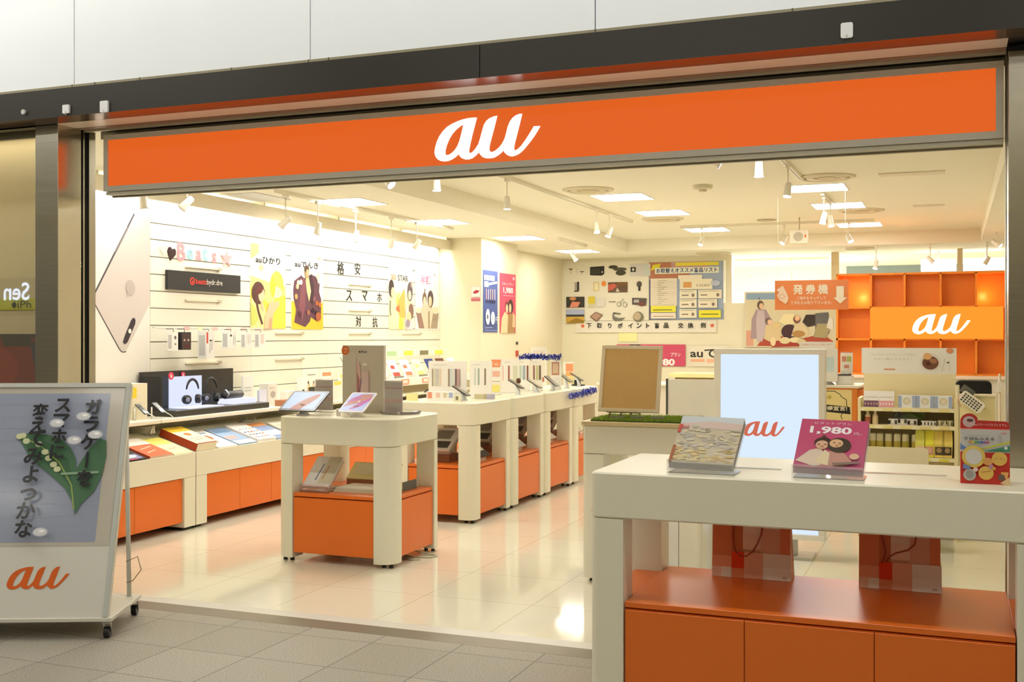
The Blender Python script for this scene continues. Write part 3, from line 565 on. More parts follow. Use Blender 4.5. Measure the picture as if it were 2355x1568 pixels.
HEART = [(0, -1), (-.55, -.45), (-.95, .1), (-.85, .6), (-.5, .8), (-.15, .65), (0, .4), (.15, .65), (.5, .8), (.85, .6), (.95, .1), (.55, -.45)]
shape('paper_star', STAR, 8.325, 2.14, .085, 'f0a8a8', 'pink paper star after the letters on the slatted wall'); shape('paper_heart', [(a * .9 + b * .25, b - a * .2) for a, b in HEART], 7.57, 2.135, .06, '3a1e1c', 'dark brown paper heart before the letters on the slatted wall')
shape('paper_heart', HEART, 7.47, 2.16, .05, 'ecd9cb', 'pale pink paper heart left of the dark heart')
q = wallposter('wall_sign', 'black oblong sign with a small red emblem and lettering on the slatted wall', 7.494, 1.835, 8.50, 1.995, '33302c', x=-6.02, t=.028, cat='sign'); A = q[1]
A.ell(.315, .5, .034, .21, 'd6402c'); A.ell(.315, .5, .020, .13, '33302c'); A.ell(.317, .47, .011, .07, 'd6402c'); A.text('beats', .36, .36, .30, 'd6402c', w=.145, al='l', off=.02); A.text('bydr.dre', .51, .28, .38, 'cfc9bc', w=.22, al='l', off=.012); done(q)
# posters
q = wallposter('wall_poster', 'yellow poster of a woman looking up at a yellow lantern', 8.69, 1.518, 9.272, 2.31, 'fbf8ea'); A = q[1]
A.poly([(0, 0), (1, 0), (1, .42), (.8, .38), (.5, .3), (0, .5)], 'f5dc50'); A.poly([(0, .5), (.5, .3), (.8, .38), (1, .42), (1, .52), (.6, .55), (0, .62)], 'f7ec8a')
A.poly([(0, .82), (0, 1), (.23, 1), (.22, .9), (.1, .84)], 'f2ea82'); A.ell(.74, .53, .2, .17, 'f4e35a'); A.ell(.72, .44, .17, .07, 'f9f3b0'); A.ell(.62, .5, .07, .12, 'f3c23e')
A.poly([(.2, .72), (.29, .78), (.37, .72), (.3, .68)], 'f1ec9a'); A.text('auひかり', .48, .775, .085, '2a2a2e', w=.70, off=.022); A.line([(.3, .905), (.58, .885)], .004, 'b9b9b4')
A.poly([(0, 0), (0, .34), (.12, .38), (.30, .34), (.42, .2), (.44, 0)], 'efe49a'); A.poly([(0, .03), (.12, .04), (.2, .12), (.12, .25), (0, .3)], 'c9cf6a')
A.ell(.2, .42, .18, .135, '5a3a34'); A.ell(.285, .40, .085, .085, 'f0c3a0'); A.poly([(.1, .42), (.22, .5), (.34, .48), (.3, .43), (.2, .4)], '6b3a30'); A.line([(.12, .38), (.2, .2), (.31, .05)], .03, '5a3a34')
A.poly([(.26, .33), (.33, .31), (.35, .2), (.28, .22)], 'edc09c'); A.poly([(.36, 0), (.38, .14), (.50, .30), (.62, .34), (.66, .32), (.78, .34), (.8, .29), (.62, .18), (.58, 0)], 'eec09a'); A.poly([(.48, 0), (.51, .12), (.58, .14), (.57, 0)], 'd8a27e'); done(q)
q = wallposter('wall_poster', 'poster of a man in patched dark robes on a yellow ground', 9.375, 1.515, 9.968, 2.285, 'f4f2ea'); A = q[1]
A.poly([(0, 0), (1, 0), (1, .4), (.9, .28), (.5, .33), (0, .36)], 'f5c83a'); A.text('auでんき', .47, .80, .085, '2a2a2e', w=.74, off=.022); A.line([(.33, .905), (.65, .895)], .003, 'b9b9b4'); A.rect(.8, .93, .93, .965, 'f0b8a8')
A.poly([(.05, .5), (.08, .62), (.30, .70), (.38, .66), (.5, .70), (.62, .72), (.75, .7), (.88, .6), (.86, .5), (.93, .4), (.92, .14), (.78, .11), (.6, .16), (.56, .1), (.42, .03), (.08, .09), (.14, .25), (.06, .4)], '6a4450')
A.poly([(.3, .6), (.36, .68), (.44, .62), (.42, .3), (.32, .1), (.22, .3)], '86505a'); A.poly([(.42, .68), (.56, .7), (.60, .5), (.54, .36), (.46, .5)], 'e0cf9a'); A.poly([(.52, .7), (.62, .73), (.7, .55), (.66, .3), (.55, .38), (.6, .5)], '4a3038')
for x, y, c in ((.2, .6, 'e9dcc6'), (.28, .61, 'f4efe4'), (.17, .55, 'd8c49a'), (.13, .42, 'caa35e'), (.7, .4, '8a5a66'), (.78, .35, 'b86a3c'), (.88, .33, 'c9702e'), (.65, .25, '3a2430'), (.25, .2, '5a3040'), (.75, .22, '3f2a34'), (.5, .22, 'a86a50')): A.ell(x, y, .045, .035, c, rot=30)
A.ell(.82, .17, .09, .06, 'b0603a'); A.ell(.455, .78 - .03, .07, .075, 'caa06e'); A.ell(.44, .785, .075, .05, '5a4432'); A.ell(.47, .735, .05, .05, 'e0b48c'); A.poly([(.75, .72), (.82, .76), (.86, .72), (.8, .6)], 'ead9c0'); done(q)
q = wallposter('wall_poster', 'poster of three people holding up hands around an orange kite shape', 11.411, 1.525, 12.01, 2.245, 'f6f1e2'); A = q[1]
A.poly([(0, 0), (1, 0), (1, .45), (.7, .6), (.3, .62), (0, .5)], 'f5ecc0'); A.poly([(.36, .45), (.66, .68), (.68, .2), (.5, .15), (.3, .35)], 'f3b860'); A.poly([(.28, .35), (.42, .4), (.46, .28), (.3, .3)], 'dd7a50'); A.poly([(.4, 0), (.42, .2), (.6, .2), (.6, 0)], 'f2d75c'); A.poly([(.3, .55), (.45, .6), (.36, .42), (.28, .42)], 'efe77a')
A.text('au', .18, .80, .09, 'f0a880', w=.2, off=.02); A.text('STAR', .58, .79, .10, '5a5a62', w=.44, off=.012)
A.ell(.09, .66, .11, .14, '4a3c36'); A.ell(.15, .59, .08, .09, 'f0cfa8'); A.poly([(0, .02), (0, .5), (.12, .48), (.22, .4), (.26, .2), (.2, .02)], 'e9e2b8'); A.line([(.04, .46), (.03, .3), (.06, .22)], .02, '4a3c36')
A.ell(.88, .63, .11, .16, '6a5a5e'); A.ell(.86, .57, .07, .08, 'efd2bc'); A.ell(.93, .8 - .05, .04, .05, 'a89a8c'); A.poly([(.72, .0), (.66, .1), (.70, .34), (1, .4), (1, 0)], 'e3dbe0'); A.ell(.92, .3, .11, .13, '8a6a5c'); A.ell(.82, .2, .11, .1, 'efcfa2'); A.ell(.78, .1, .09, .07, 'a896a4'); done(q)
q = wallposter('wall_poster', 'white poster of two people side by side holding drums, pink heading', 12.09, 1.525, 12.757, 2.29, 'f4f2ec'); A = q[1]
A.text('半額', .42, .73, .14, 'ef7aa0', w=.42, off=.02); A.ell(.8, .9, .05, .03, 'f3b6c0'); A.poly([(.02, .28), (.25, .3), (.38, .02), (.14, .02)], '9a7a6c'); A.ell(.13, .31, .13, .05, 'f0dcc4'); A.poly([(.7, .28), (.98, .28), (.92, .02), (.6, .02)], 'a89680'); A.ell(.84, .32, .15, .06, 'f2d6b8')
A.poly([(.2, .3), (.35, .42), (.62, .42), (.74, .3), (.62, .02), (.36, .02)], 'dccbb0'); A.ell(.37, .49, .085, .11, '7a6450'); A.ell(.37, .45, .06, .08, 'efcfb2'); A.ell(.62, .5, .12, .14, '5a4a48'); A.ell(.60, .46, .07, .085, 'eccaa6'); A.line([(.55, .3), (.55, .02)], .03, '9a8468'); A.line([(.37, .6), (.38, .66)], .02, '6a6a5c'); done(q)
# cut-out black characters
for ch, y, z, h, lb in (('格', 10.33, 2.10, .135, 'first'), ('安', 10.69, 2.115, .13, 'second')): letter(ch, y, z, h, '26262a', 'black cut-out character %s of the top pair on the slatted wall' % lb, name='paper_character', off=.004)
for ch, y, z, h, lb in (('ス', 10.507, 1.825, .115, 'left'), ('マ', 10.85, 1.835, .11, 'middle'), ('ホ', 11.19, 1.835, .10, 'right')): letter(ch, y, z, h, '26262a', 'black cut-out character at the %s of the middle row on the slatted wall' % lb, name='paper_character', off=.004)
for ch, y, z, h, lb in (('対', 10.71, 1.55, .115, 'left'), ('抗', 11.085, 1.545, .115, 'right')): letter(ch, y, z, h, '26262a', 'black cut-out character at the %s of the bottom pair on the slatted wall' % lb, name='paper_character', off=.004)
# small clear rails clipped in the slats
for y, z, lb in ((7.75, 2.03, 'under the pink and blue letters'), (7.75, 1.745, 'below the black oblong sign'), (7.75, 1.21, 'above the black headphone display'), (9.1, 1.47, 'below the lantern poster'), (9.1, 1.215, 'on the slats between the counter shelf and the lantern poster'), (10.5, 2.0, 'below the top pair of black characters'), (10.5, 1.72, 'below the middle row of black characters'), (10.5, 1.47, 'below the bottom pair of black characters'), (11.75, 1.47, 'below the poster of three people')):
    m = MB(); m.box(-6.052, y, z, -6.03, y + .48, z + .014, 'e2dcc2', 'satin'); m.box(-6.05, y + .44, z - .006, -6.024, y + .48, z + .018, 'bdb59a', 'satin'); solo(m, 'slat_rail', 'thin pale rail ' + lb, 'rail', 'thin rails on the slatted wall')
# rail with hanging packages
rl = thing('hanging_rail', 'wire rail with price tags above the hanging packages', 'rail', (-6.05, 8.0, 1.51)); m = MB(); m.tube([(-5.93, 7.34, 1.51), (-5.93, 8.72, 1.51)], .004, 'd9d4c4', 'satin')
for y in (7.34, 8.03, 8.72): m.tube([(-6.05, y, 1.52), (-5.93, y, 1.51)], .004, 'd9d4c4', 'satin')
m.build('bar', rl, world=True)
for y, c in ((7.57, 'ebbdb4'), (7.75, 'dfe0b8'), (7.95, 'e8c4bc'), (8.15, 'ebc4bc'), (8.37, 'e8c2ba'), (8.6, 'ecc8c0')):
    m = MB(); m.slab((-5.92, y, 1.495), Y_, Z_, .075, .03, .002, c); m.build('price_tag', rl, world=True)
def pack(y, z0, w, h, d, col, lb, fn=None):
    t = thing('hanging_package', lb, 'package', (-5.9, y, z0), group='packages hanging on the slatted wall')
    m = MB(); x = -5.84; m.box(x - d, y - w / 2, z0, x, y + w / 2, z0 + h, col, 'paper'); A = m.art((x, y - w / 2, z0), Y_, Z_, w, h)
    if fn: fn(A)
    B = m.art((x - d, y - w / 2, z0), X_, Z_, d, h); B.rect(.15, .1, .85, .85, 'bfbdb6' if col != '2c2825' else '171615')
    b = m.build('box', t, world=True); m = MB(); m.tube([(-5.93, y, 1.505), (-5.86, y, 1.505), (-5.86, y, z0 + h)], .003, '4a4640'); m.build('hook', t, world=True)
pack(7.36, 1.33, .07, .15, .05, 'efece2', 'narrow white package with dark dots, leftmost on the rail', lambda A: (A.ell(.5, .7, .2, .1, '6a6660'), A.ell(.5, .35, .16, .06, '8a8680')))
pack(7.50, 1.335, .12, .145, .08, '2c2825', 'black boxed package hanging on the rail', lambda A: (A.rect(.06, .05, .94, .95, '4a3a36'), A.ell(.3, .55, .1, .06, 'c8a8a0'), A.ell(.7, .55, .1, .06, 'c8a8a0'), A.rect(.3, .1, .75, .3, '5a2620')))
pack(7.82, 1.26, .11, .23, .09, 'e6e4de', 'tall pale package with a red strip hanging on the rail', lambda A: (A.rect(0, .55, .2, .95, 'd04a40'), A.ell(.5, .65, .15, .03, '3a3a3a'), A.line([(.4, .6), (.4, .2)], .006, '8a8a88'), A.line([(.7, .7), (.66, .3)], .006, '9a8a80')))
pack(8.13, 1.34, .12, .15, .07, 'eeece6', 'white package with a dark earphone picture, middle of the rail', lambda A: (A.ell(.3, .75, .12, .07, '4a4846'), A.line([(.6, .8), (.6, .2)], .006, '8a8884'), A.line([(.8, .7), (.8, .3)], .005, '9a9894')))
pack(8.37, 1.34, .10, .14, .05, 'eae8e2', 'white package with faint grey lines, second from the right on the rail', lambda A: (A.rect(.1, .3, .9, .9, 'dcdad4'), A.line([(.5, .85), (.5, .2)], .005, 'b8b4ae')))
pack(8.58, 1.34, .10, .14, .05, 'efe9e2', 'white package with faint pink lines, rightmost on the rail', lambda A: (A.rect(.2, .3, .8, .9, 'e6d4cc'), A.line([(.5, .85), (.5, .2)], .005, 'd8a8a0')))

# headphone display
hp = thing('headphone_display', 'black counter display with two headphones on a lit white panel', 'display', (-5.8, 7.8, .812))
m = MB(); m.box(-6.0, 7.14, .812, -5.66, 8.42, .862, '33332f', 'satin', bev=.004); m.build('base', hp, world=True)
m = MB(); m.box(-6.02, 7.14, .862, -6.0, 8.36, 1.16, '262624', 'satin'); m.build('back_panel', hp, world=True)
m = MB(); m.prism([(-5.99, 7.14), (-5.80, 7.14), (-5.80, 7.155), (-5.99, 7.155)], .862, 1.13, '242427', 'satin'); m.build('side_panel', hp, world=True)
m = MB(); m.box(-5.93, 7.39, .862, -5.915, 7.80, 1.115, 'dfe6ff', 'glow'); m.build('light_panel', hp, world=True, label='lit white upright panel')
m = MB(); m.box(-5.90, 8.0, .862, -5.74, 8.34, .905, 'eef0ff', 'glow'); m.build('plinth', hp, world=True)
m = MB(); m.box(-5.88, 7.36, .862, -5.70, 7.82, .868, 'eef0ff', 'glow'); m.build('light_shelf', hp, world=True)
for y, s in ((7.25, 1), (7.66, .8)):
    m = MB(); A = m.slab((-5.79 if s == 1 else -5.99, y - .03, 1.10), Y_, Z_, .06 * s, .06 * s, .006, 'e0405a', r=.029 * s); A.text('b', .5, .25, .5, 'ffffff', off=.03); m.build('badge', hp, world=True, label='round red badge')
for y, lb in ((7.55, 'black headphones standing on the left of the lit panel'), (7.80, 'black headphones standing on the right of the lit panel')):
    t = thing('headphones', lb, 'headphones', (-5.84, y, .868)); m = MB(); pts = [(-5.86 + .005 * math.sin(a), y + .055 + .075 * math.sin(a), .98 + .11 * math.cos(a)) for a in [math.radians(v) for v in range(-75, 80, 15)]]
    m.tube(pts, [.006 + .006 * math.sin(i / 10 * math.pi) for i in range(len(pts))], '23242a', 'satin'); m.build('headband', t, world=True)
    for k in (-1, 1):
        m = MB(); c = Vector((-5.86, y + .055 + k * .075, .925)); d = Vector((.75, k * .35, 0)).normalized()
        m.tube([c - d * .022, c - d * .016, c + d * .016, c + d * .022], [.03, .038, .038, .028], '202127', 'satin', n=18); e = m.build('ear_cup', t, world=True)
        m = MB(); m.tube([c + d * .022, c + d * .024], [.02, .018], '8a8fa8', 'satin', n=16); m.build('cap', e, world=True)
t = thing('pill_speaker', 'black pill-shaped portable speaker on the lit plinth of the headphone display', 'speaker', (-5.82, 8.1, .905)); m = MB()
m.tube([(-5.82, 7.97, .94), (-5.82, 7.99, .94), (-5.82, 8.22, .94), (-5.82, 8.24, .94)], [.022, .034, .034, .022], '3a3a3c', 'satin', n=16); m.build('body', t, world=True)
m = MB(); m.tube([(-5.8, 7.99, .925), (-5.76, 7.97, .95), (-5.8, 7.98, .985), (-5.83, 8.0, .975)], .006, 'e6e6ee'); m.build('strap', t, world=True)

# small things on the wall counter shelf
def carton(name, lb, cat, x0, y0, z0, x1, y1, z1, col, f1=None, f2=None, group=None, m_='paper', bev=0):
    m = MB(); m.box(x0, y0, z0, x1, y1, z1, col, m_, bev=bev)
    if f1: f1(m.art((x0, y0, z0), X_, Z_, x1 - x0, z1 - z0))
    if f2: f2(m.art((x1, y0, z0), Y_, Z_, y1 - y0, z1 - z0))
    solo(m, name, lb, cat, group)
SH = .812; gsh = 'small goods on the wall counter shelf'
carton('leaflet_stand', 'white, orange and yellow card stand at the near end of the wall shelf', 'stand', -5.98, 6.70, SH, -5.77, 6.94, 1.085, 'efe4c6', lambda A: (A.rect(.35, .3, .6, .97, 'e07a3a'), A.rect(.62, .55, .98, .93, 'f2d83c'), A.rect(.1, .1, .3, .9, 'f4ecd4')), lambda A: (A.rect(.1, .6, .5, .9, 'f2d83c'), A.rect(.5, .1, .9, .5, 'eadfc0')), gsh)
def player(y, lb):
    t = thing('media_player', lb, 'music player', (-5.66, y, SH)); m = MB(); m.tube([(-5.72, y, SH), (-5.72, y, SH + .09)], .006, 'e6e2d4', 'satin'); m.build('stand', t, world=True)
    m = MB(); A = m.slab((-5.65, y + .03, SH + .05), (0, -1, 0) if False else Y_, (-.8, 0, .6), .055, .12, .007, '2c2d30', 'satin', r=.006); A.rect(.1, .08, .9, .92, '55585a', 'gloss'); A.rect(.2, .4, .8, .8, '303236', 'gloss'); m.build('body', t, world=True)
    m = MB(); m.tube([(-5.65, y + .06, SH + .055), (-5.6, y + .07, SH + .03), (-5.58, y + .09, SH + .004)], .003, 'f2f0ea'); m.build('cable', t, world=True)
player(6.74, 'small black media player on a stand, nearer the poster board'); player(6.93, 'small black media player on a stand with a white cable, beside the headphone display')
for a in (('info_card', 'tall white printed card right behind the headphone display', -5.97, 8.44, -5.95, 8.6, .27, 'f2efe6', lambda A: (A.rect(.1, .6, .8, .64, 'c9c6be'), A.rect(.1, .5, .8, .54, 'c9c6be'))),
          ('info_card', 'lavender tinted curved card beside the pill speaker', -5.8, 8.44, -5.78, 8.56, .15, 'dfe2f6', None),
          ('small_box', 'white box with a grey gadget picture on the wall shelf', -5.9, 8.62, -5.8, 8.76, .2, 'eeeade', lambda A: (A.ell(.5, .5, .3, .16, 'b9b4aa'), A.rect(.1, .75, .7, .85, 'd8d2c4'))),
          ('small_box', 'brown card box with white lettering low on the wall shelf', -5.72, 8.60, -5.62, 8.84, .055, 'b57a58', lambda A: A.rect(.3, .2, .7, .8, 'f0e2d2')),
          ('small_box', 'pale box with a black socket strip on the wall shelf', -5.85, 8.88, -5.75, 9.02, .12, 'efece4', lambda A: (A.rect(.05, .3, .95, .62, '1c1b1a'),)),
          ('info_card', 'leaning white card with a small black bird-like mark', -5.72, 8.97, -5.70, 9.12, .24, 'fbfaf4', lambda A: (A.ell(.5, .5, .15, .05, '3a3a36'), A.rect(.0, .0, 1, .22, 'bfe0ea'))),
          ('small_box', 'orange and tan boxed accessory beside the leaning card', -5.8, 9.14, -5.7, 9.3, .15, 'd9b270', lambda A: (A.rect(.1, .1, .6, .5, 'c98a3a'), A.rect(0, .7, 1, 1, '4a4a3c'))),
          ('small_box', 'low black box on the wall shelf behind the tablet', -5.7, 9.22, -5.62, 9.42, .05, '23231f', None),
          ('info_card', 'tall cream card with two small figures on the wall shelf', -5.9, 9.36, -5.88, 9.6, .31, 'f8f4e8', lambda A: (A.ell(.3, .45, .1, .12, 'd8c4a4'), A.ell(.65, .45, .1, .12, 'd8c4a4'), A.ell(.25, .58, .06, .05, '6a6050'), A.ell(.65, .58, .05, .04, '6a6050'), A.rect(.2, .8, .8, .84, 'b9b4a8'))),
          ('small_box', 'white box with a yellow lid near the tablet table', -5.75, 9.52, -5.65, 9.66, .19, 'f4f0e2', lambda A: A.rect(0, .8, 1, 1, 'eee06a')),
          ('info_card', 'white card topped with an orange bar on the wall shelf', -5.9, 9.68, -5.88, 9.85, .27, 'f6f0e6', lambda A: A.rect(0, .86, 1, 1, 'e09a70')),
          ('info_card', 'pale card with two yellow suns on the wall shelf', -5.8, 9.86, -5.78, 10.2, .24, 'f4f0dc', lambda A: (A.ell(.3, .7, .15, .13, 'f2d83c'), A.ell(.7, .7, .15, .13, 'f0e05a'), A.rect(0, .9, 1, 1, 'f0e878')))):
    nm, lb, xa, ya, xb, yb, h, col, fn = a
    carton(nm, lb, 'card' if nm == 'info_card' else 'box', xa, ya, SH, xb, yb, SH + h, col, None, fn, gsh)
# clear angled card with a dark edge before the silver sign
m = MB(); m.slab((-5.75, 10.22, SH + .1), Y_, (-.5, 0, .86), .16, .38, .004, 'eeeade', 'acrylic'); m.slab((-5.748, 10.22, SH + .0), Y_, (-.5, 0, .86), .008, .48, .005, '8a8474', 'satin'); solo(m, 'clear_sheet', 'clear leaning plastic sheet on the wall shelf left of the silver sign', 'sheet')
# raised white shelf with leaning samples at the far end
rs = thing('sample_shelf', 'white raised shelf with a printed header at the far end of the left wall', 'shelf', (-5.8, 11.5, SH)); m = MB(); m.box(-6.04, 10.4, .90, -5.6, 12.72, .985, 'f4efdf', 'satin', bev=.003)
m.build('shelf_board', rs, world=True); m = MB()
m.box(-6.04, 10.42, SH, -5.75, 12.7, .90, 'c8b890'); m.build('shade_support', rs, world=True)  # its tan colour stands for the brownish shadow gap under the shelf
m = MB(); A = m.slab((-5.9, 10.4, 1.215), Y_, Z_, 2.3, .075, .01, 'f6f2e4')
for x, c in ((.1, 'f2e45a'), (.3, 'b8d8a0'), (.48, 'f0ea5a'), (.66, '8a8460'), (.84, 'f0ea60')): A.rect(x, .1, x + .1, .8, c)
m.build('header', rs, world=True); m = MB(); A = m.slab((-5.598, 10.4, .905), Y_, Z_, 2.3, .075, .003, 'f2ede0')
for x in (.2, .42, .64): A.rect(x, .1, x + .08, .9, 'e8a080'); A.rect(x + .015, .3, x + .065, .75, 'f6e4d6')
m.build('front_strip', rs, world=True)
for k, (y, c, c2, lb) in enumerate(((10.5, 'f4f2ea', 'd8d4c8', 'white'), (10.8, 'f0f0ea', 'b84a3a', 'red-edged'), (11.1, 'fbfaf4', 'e07a5a', 'white and coral'), (11.4, 'f2efc8', 'd8d080', 'pale yellow'), (11.75, '2e3a78', 'c8d0ea', 'deep blue'), (12.05, '6a4030', 'c8b060', 'brown pictured'), (12.35, 'f4f0e4', 'd0c8b0', 'cream'))):
    m = MB(); A = m.slab((-5.66, y, .992), Y_, (-.45, 0, .89), .2, .21, .012, c, 'paper'); A.rect(.1, .08, .9, .3, c2); A.rect(.15, .5, .6, .7, c2); m.slab((-5.640, y, .988), Y_, Z_, .2, .02, .012, '8a8470' if k % 2 else 'ddd6c0'); solo(m, 'sample_booklet', lb + ' sample booklet leaning on the raised shelf at the far left wall', 'booklet', 'booklets leaning on the raised shelf')

# brochures lying on the sloping trays
U0 = Vector((-.465, 0, .145)).normalized()
def broch(y, w, l, t, col, fn, lb, s=0.0, dy=0.0, spine=None):
    x0 = -5.345 - s; z0 = .5575 + s * .312 + t + .008
    m = MB(); Ud = (U0 + Vector((0, dy, 0))).normalized(); Rr = Vector((-Ud.y * U0.x, 1, 0)); Rr = (Vector((0, 1, 0)) - Ud * Ud.y).normalized()
    A = m.slab((x0, y, z0), Rr, Ud, w, l, t, col, 'paper')
    if spine: B = m.slab(Vector((x0, y, z0)) - Rr * .0015 , -Rr.cross(Ud) if False else Ud.cross(Rr) * -1 if False else Rr, Ud, .004, l, t, spine, 'paper')
    fn(A); solo(m, 'brochure', lb, 'brochure', 'brochures on the sloping counter trays')
broch(6.20, .23, .32, .012, '2a2a2e', lambda A: (A.rect(.1, .05, .9, .3, '8a8ab8'), A.ell(.5, .2, .3, .08, 'e4e0e4'), A.line([(.3, .6), (.7, .8)], .01, 'c8c8cc'), A.rect(.05, .0, .6, .06, 'b03a3a')), 'black brochure with a blue and white picture beside the poster board')
broch(6.46, .25, .34, .018, 'e2b9a0', lambda A: (A.rect(0, 0, 1, .62, 'e4704a'), A.line([(.2, .2), (.7, .3)], .012, 'f2c0a0'), A.line([(.2, .4), (.8, .5)], .012, 'f2c0a0'), A.rect(0, .62, 1, 1, 'efe2d2')), 'orange brochure with a pale top on the first tray', spine='a83a20')
broch(6.73, .21, .33, .008, 'f0e9b8', lambda A: (A.rect(0, .6, 1, 1, 'e9e070'), A.line([(.2, .3), (.7, .35)], .008, 'c8a080'), A.rect(.1, .1, .4, .2, 'd8e0c8')), 'pale yellow leaflet lying between two orange brochures')
broch(7.0, .24, .36, .06, 'f4e6c8', lambda A: (A.rect(0, .72, 1, 1, 'f0cc40'), A.ell(.5, .55, .15, .08, 'e07a3a'), A.line([(.2, .3), (.8, .35)], .008, 'b8b0a0'), A.line([(.2, .2), (.8, .25)], .008, 'b8b0a0'), A.rect(0, 0, 1, .03, 'c04a2c')), 'thick stack of brochures with red spines and yellow tops', spine='a8401f')
broch(7.27, .24, .34, .01, 'f6f4ee', lambda A: (A.ell(.5, .6, .15, .14, 'b06a3a'), A.rect(.1, .82, .8, .9, '9ab0c8'), A.ell(.4, .3, .1, .05, 'e0a080')), 'white brochure with a small brown figure on the second tray')
broch(7.53, .25, .36, .012, '9ab4d4', lambda A: (A.rect(.05, .3, .6, .5, 'e8b0b0'), A.rect(0, 0, 1, .2, 'dce8f0'), A.rect(.1, .7, .9, .85, '7a98c0')), 'light blue brochure on the second tray')
broch(7.80, .26, .36, .025, 'f2ece6', lambda A: [A.ell(.15 + .17 * (i % 5), .15 + .16 * (i // 5), .05, .03, ('e07a5a', '6a88c0', '8a8a90')[i % 3]) for i in range(20)], 'white brochure strewn with coloured dots on the second tray')
broch(8.08, .25, .36, .012, '8a9cc0', lambda A: (A.rect(0, .8, 1, 1, 'e09a60'), A.rect(.1, .2, .9, .5, 'e4e4ea')), 'grey-blue brochure with an orange head, half behind the tablet table')
for y, c, lb in ((8.4, 'efe8d8', 'cream'), (9.2, 'e9d8c0', 'tan'), (9.6, 'f0f0ea', 'plain white'), (10.4, 'd8e0e8', 'pale grey')): broch(y, .24, .34, .012, c, lambda A: A.rect(.1, .6, .9, .8, 'c8b8a0'), lb + ' brochure on the tray behind the tablet table')
for pts, lb in (([(-5.66, 6.1, .775), (-5.66, 6.8, .768), (-5.66, 7.8, .772), (-5.66, 8.8, .77)], 'long thin dark cable strung under the wall shelf'), ([(-5.64, 6.84, .775), (-5.62, 6.8, .74), (-5.63, 6.76, .705), (-5.6, 6.72, .70)], 'short dark cable hanging under the shelf near the poster board'), ([(-5.64, 8.0, .775), (-5.62, 8.03, .73), (-5.66, 7.96, .715), (-5.62, 8.12, .705), (-5.64, 8.2, .76)], 'looped dark cable hanging under the shelf above the blue brochure')):
    m = MB(); m.tube(pts, .004, '5a5040'); solo(m, 'cable', lb, 'cable')

# ------------------------------------------------------------ pillar and back wall
m = MB(); A = m.slab((-5.622, 12.795, 1.876), X_, Z_, .136, .197, .004, 'f4f0ea', r=.004); A.rect(.04, .03, .96, .97, 'd8a0a4'); A.rect(.07, .3, .93, .95, 'f4f0ea'); A.poly([(.2, .6), (.5, .75), (.9, .7), (.7, .55), (.35, .5)], 'b03a50'); A.line([(.2, .3), (.85, .3)], .006, 'a8a4a0'); A.rect(.04, .03, .96, .2, 'c06a70')
solo(m, 'notice_card', 'small white notice with a crimson drawing on the pillar face', 'sign')
m = MB(); A = m.slab((-5.474, 12.85, 1.494), Y_, Z_, .47, .785, .005, '4a5c98')
A.rect(0, .86, 1, 1, '5a68a4'); A.rect(.05, .84, .78, .92, 'f4f4fa'); A.rect(.06, .73, .35, .82, 'f4f4fa'); A.line([(.38, .78), (.95, .82)], .03, 'e8ecf4'); A.text('自分に合わせ', .42, .85, .055, '4a5c98', w=.66, off=.02)
for i in range(5): A.line([(.2 + .14 * i, .7), (.2 + .14 * i, .5)], .03, ('e0a0a0', 'b0b4d0', 'd0a8a8', 'e0b0b0', 'c8b8d8')[i]); A.ell(.2 + .14 * i, .5, .05, .03, '3a3a60')
A.text('0', .27, .12, .26, 'ffffff', w=.3, off=.09); A.text('0', .62, .12, .22, 'ffffff', w=.28, off=.09); A.ell(.25, .25, .05, .04, '5a5a60'); A.text('円', .88, .15, .1, 'e8ecf4', w=.14); A.line([(.05, .07), (.6, .08)], .006, 'c8d0e8'); A.line([(.05, .03), (.95, .03)], .006, 'a8b4d8')
solo(m, 'wall_poster', 'dark blue poster with large white zeros on the pillar', 'poster')
m = MB(); A = m.slab((-5.474, 13.40, 1.485), Y_, Z_, .56, .785, .005, 'd8506c')
A.text('1,980', .52, .66, .11, 'fff4f0', w=.62, off=.03); A.text('ピタットプラン', .5, .80, .05, 'fbe4e6', w=.7, off=.01); A.line([(.2, .63), (.9, .63)], .006, 'f6c8d0'); A.ell(.86, .93, .07, .03, 'f4c0c8')
A.poly([(.03, .0), (.1, .25), (.3, .36), (.5, .30), (.5, 0)], 'ecd0a4'); A.poly([(.45, 0), (.5, .32), (.7, .34), (.9, .3), (.92, 0)], 'b08a5c'); A.ell(.42, .44, .1, .09, '7a4a40'); A.ell(.42, .41, .075, .075, 'f0cca8'); A.ell(.66, .45, .16, .12, '4a3630'); A.ell(.62, .42, .08, .08, 'eec4a0'); A.poly([(.75, .1), (.8, .35), (.93, .3), (.95, .1)], 'eac09a')
solo(m, 'wall_poster', 'pink poster of two people with a white price on the pillar', 'poster')
m = MB(); m.box(-5.48, 13.98, 1.33, -5.46, 14.02, 1.37, '3a3a36'); solo(m, 'wall_switch', 'tiny dark switch below the pink poster on the pillar edge', 'wall fitting')
m = MB(); m.box(-5.48, 13.97, 1.17, -5.455, 14.02, 1.25, 'b04a3c', 'satin'); solo(m, 'wall_tag', 'small dark red upright tag low on the pillar edge', 'wall fitting')
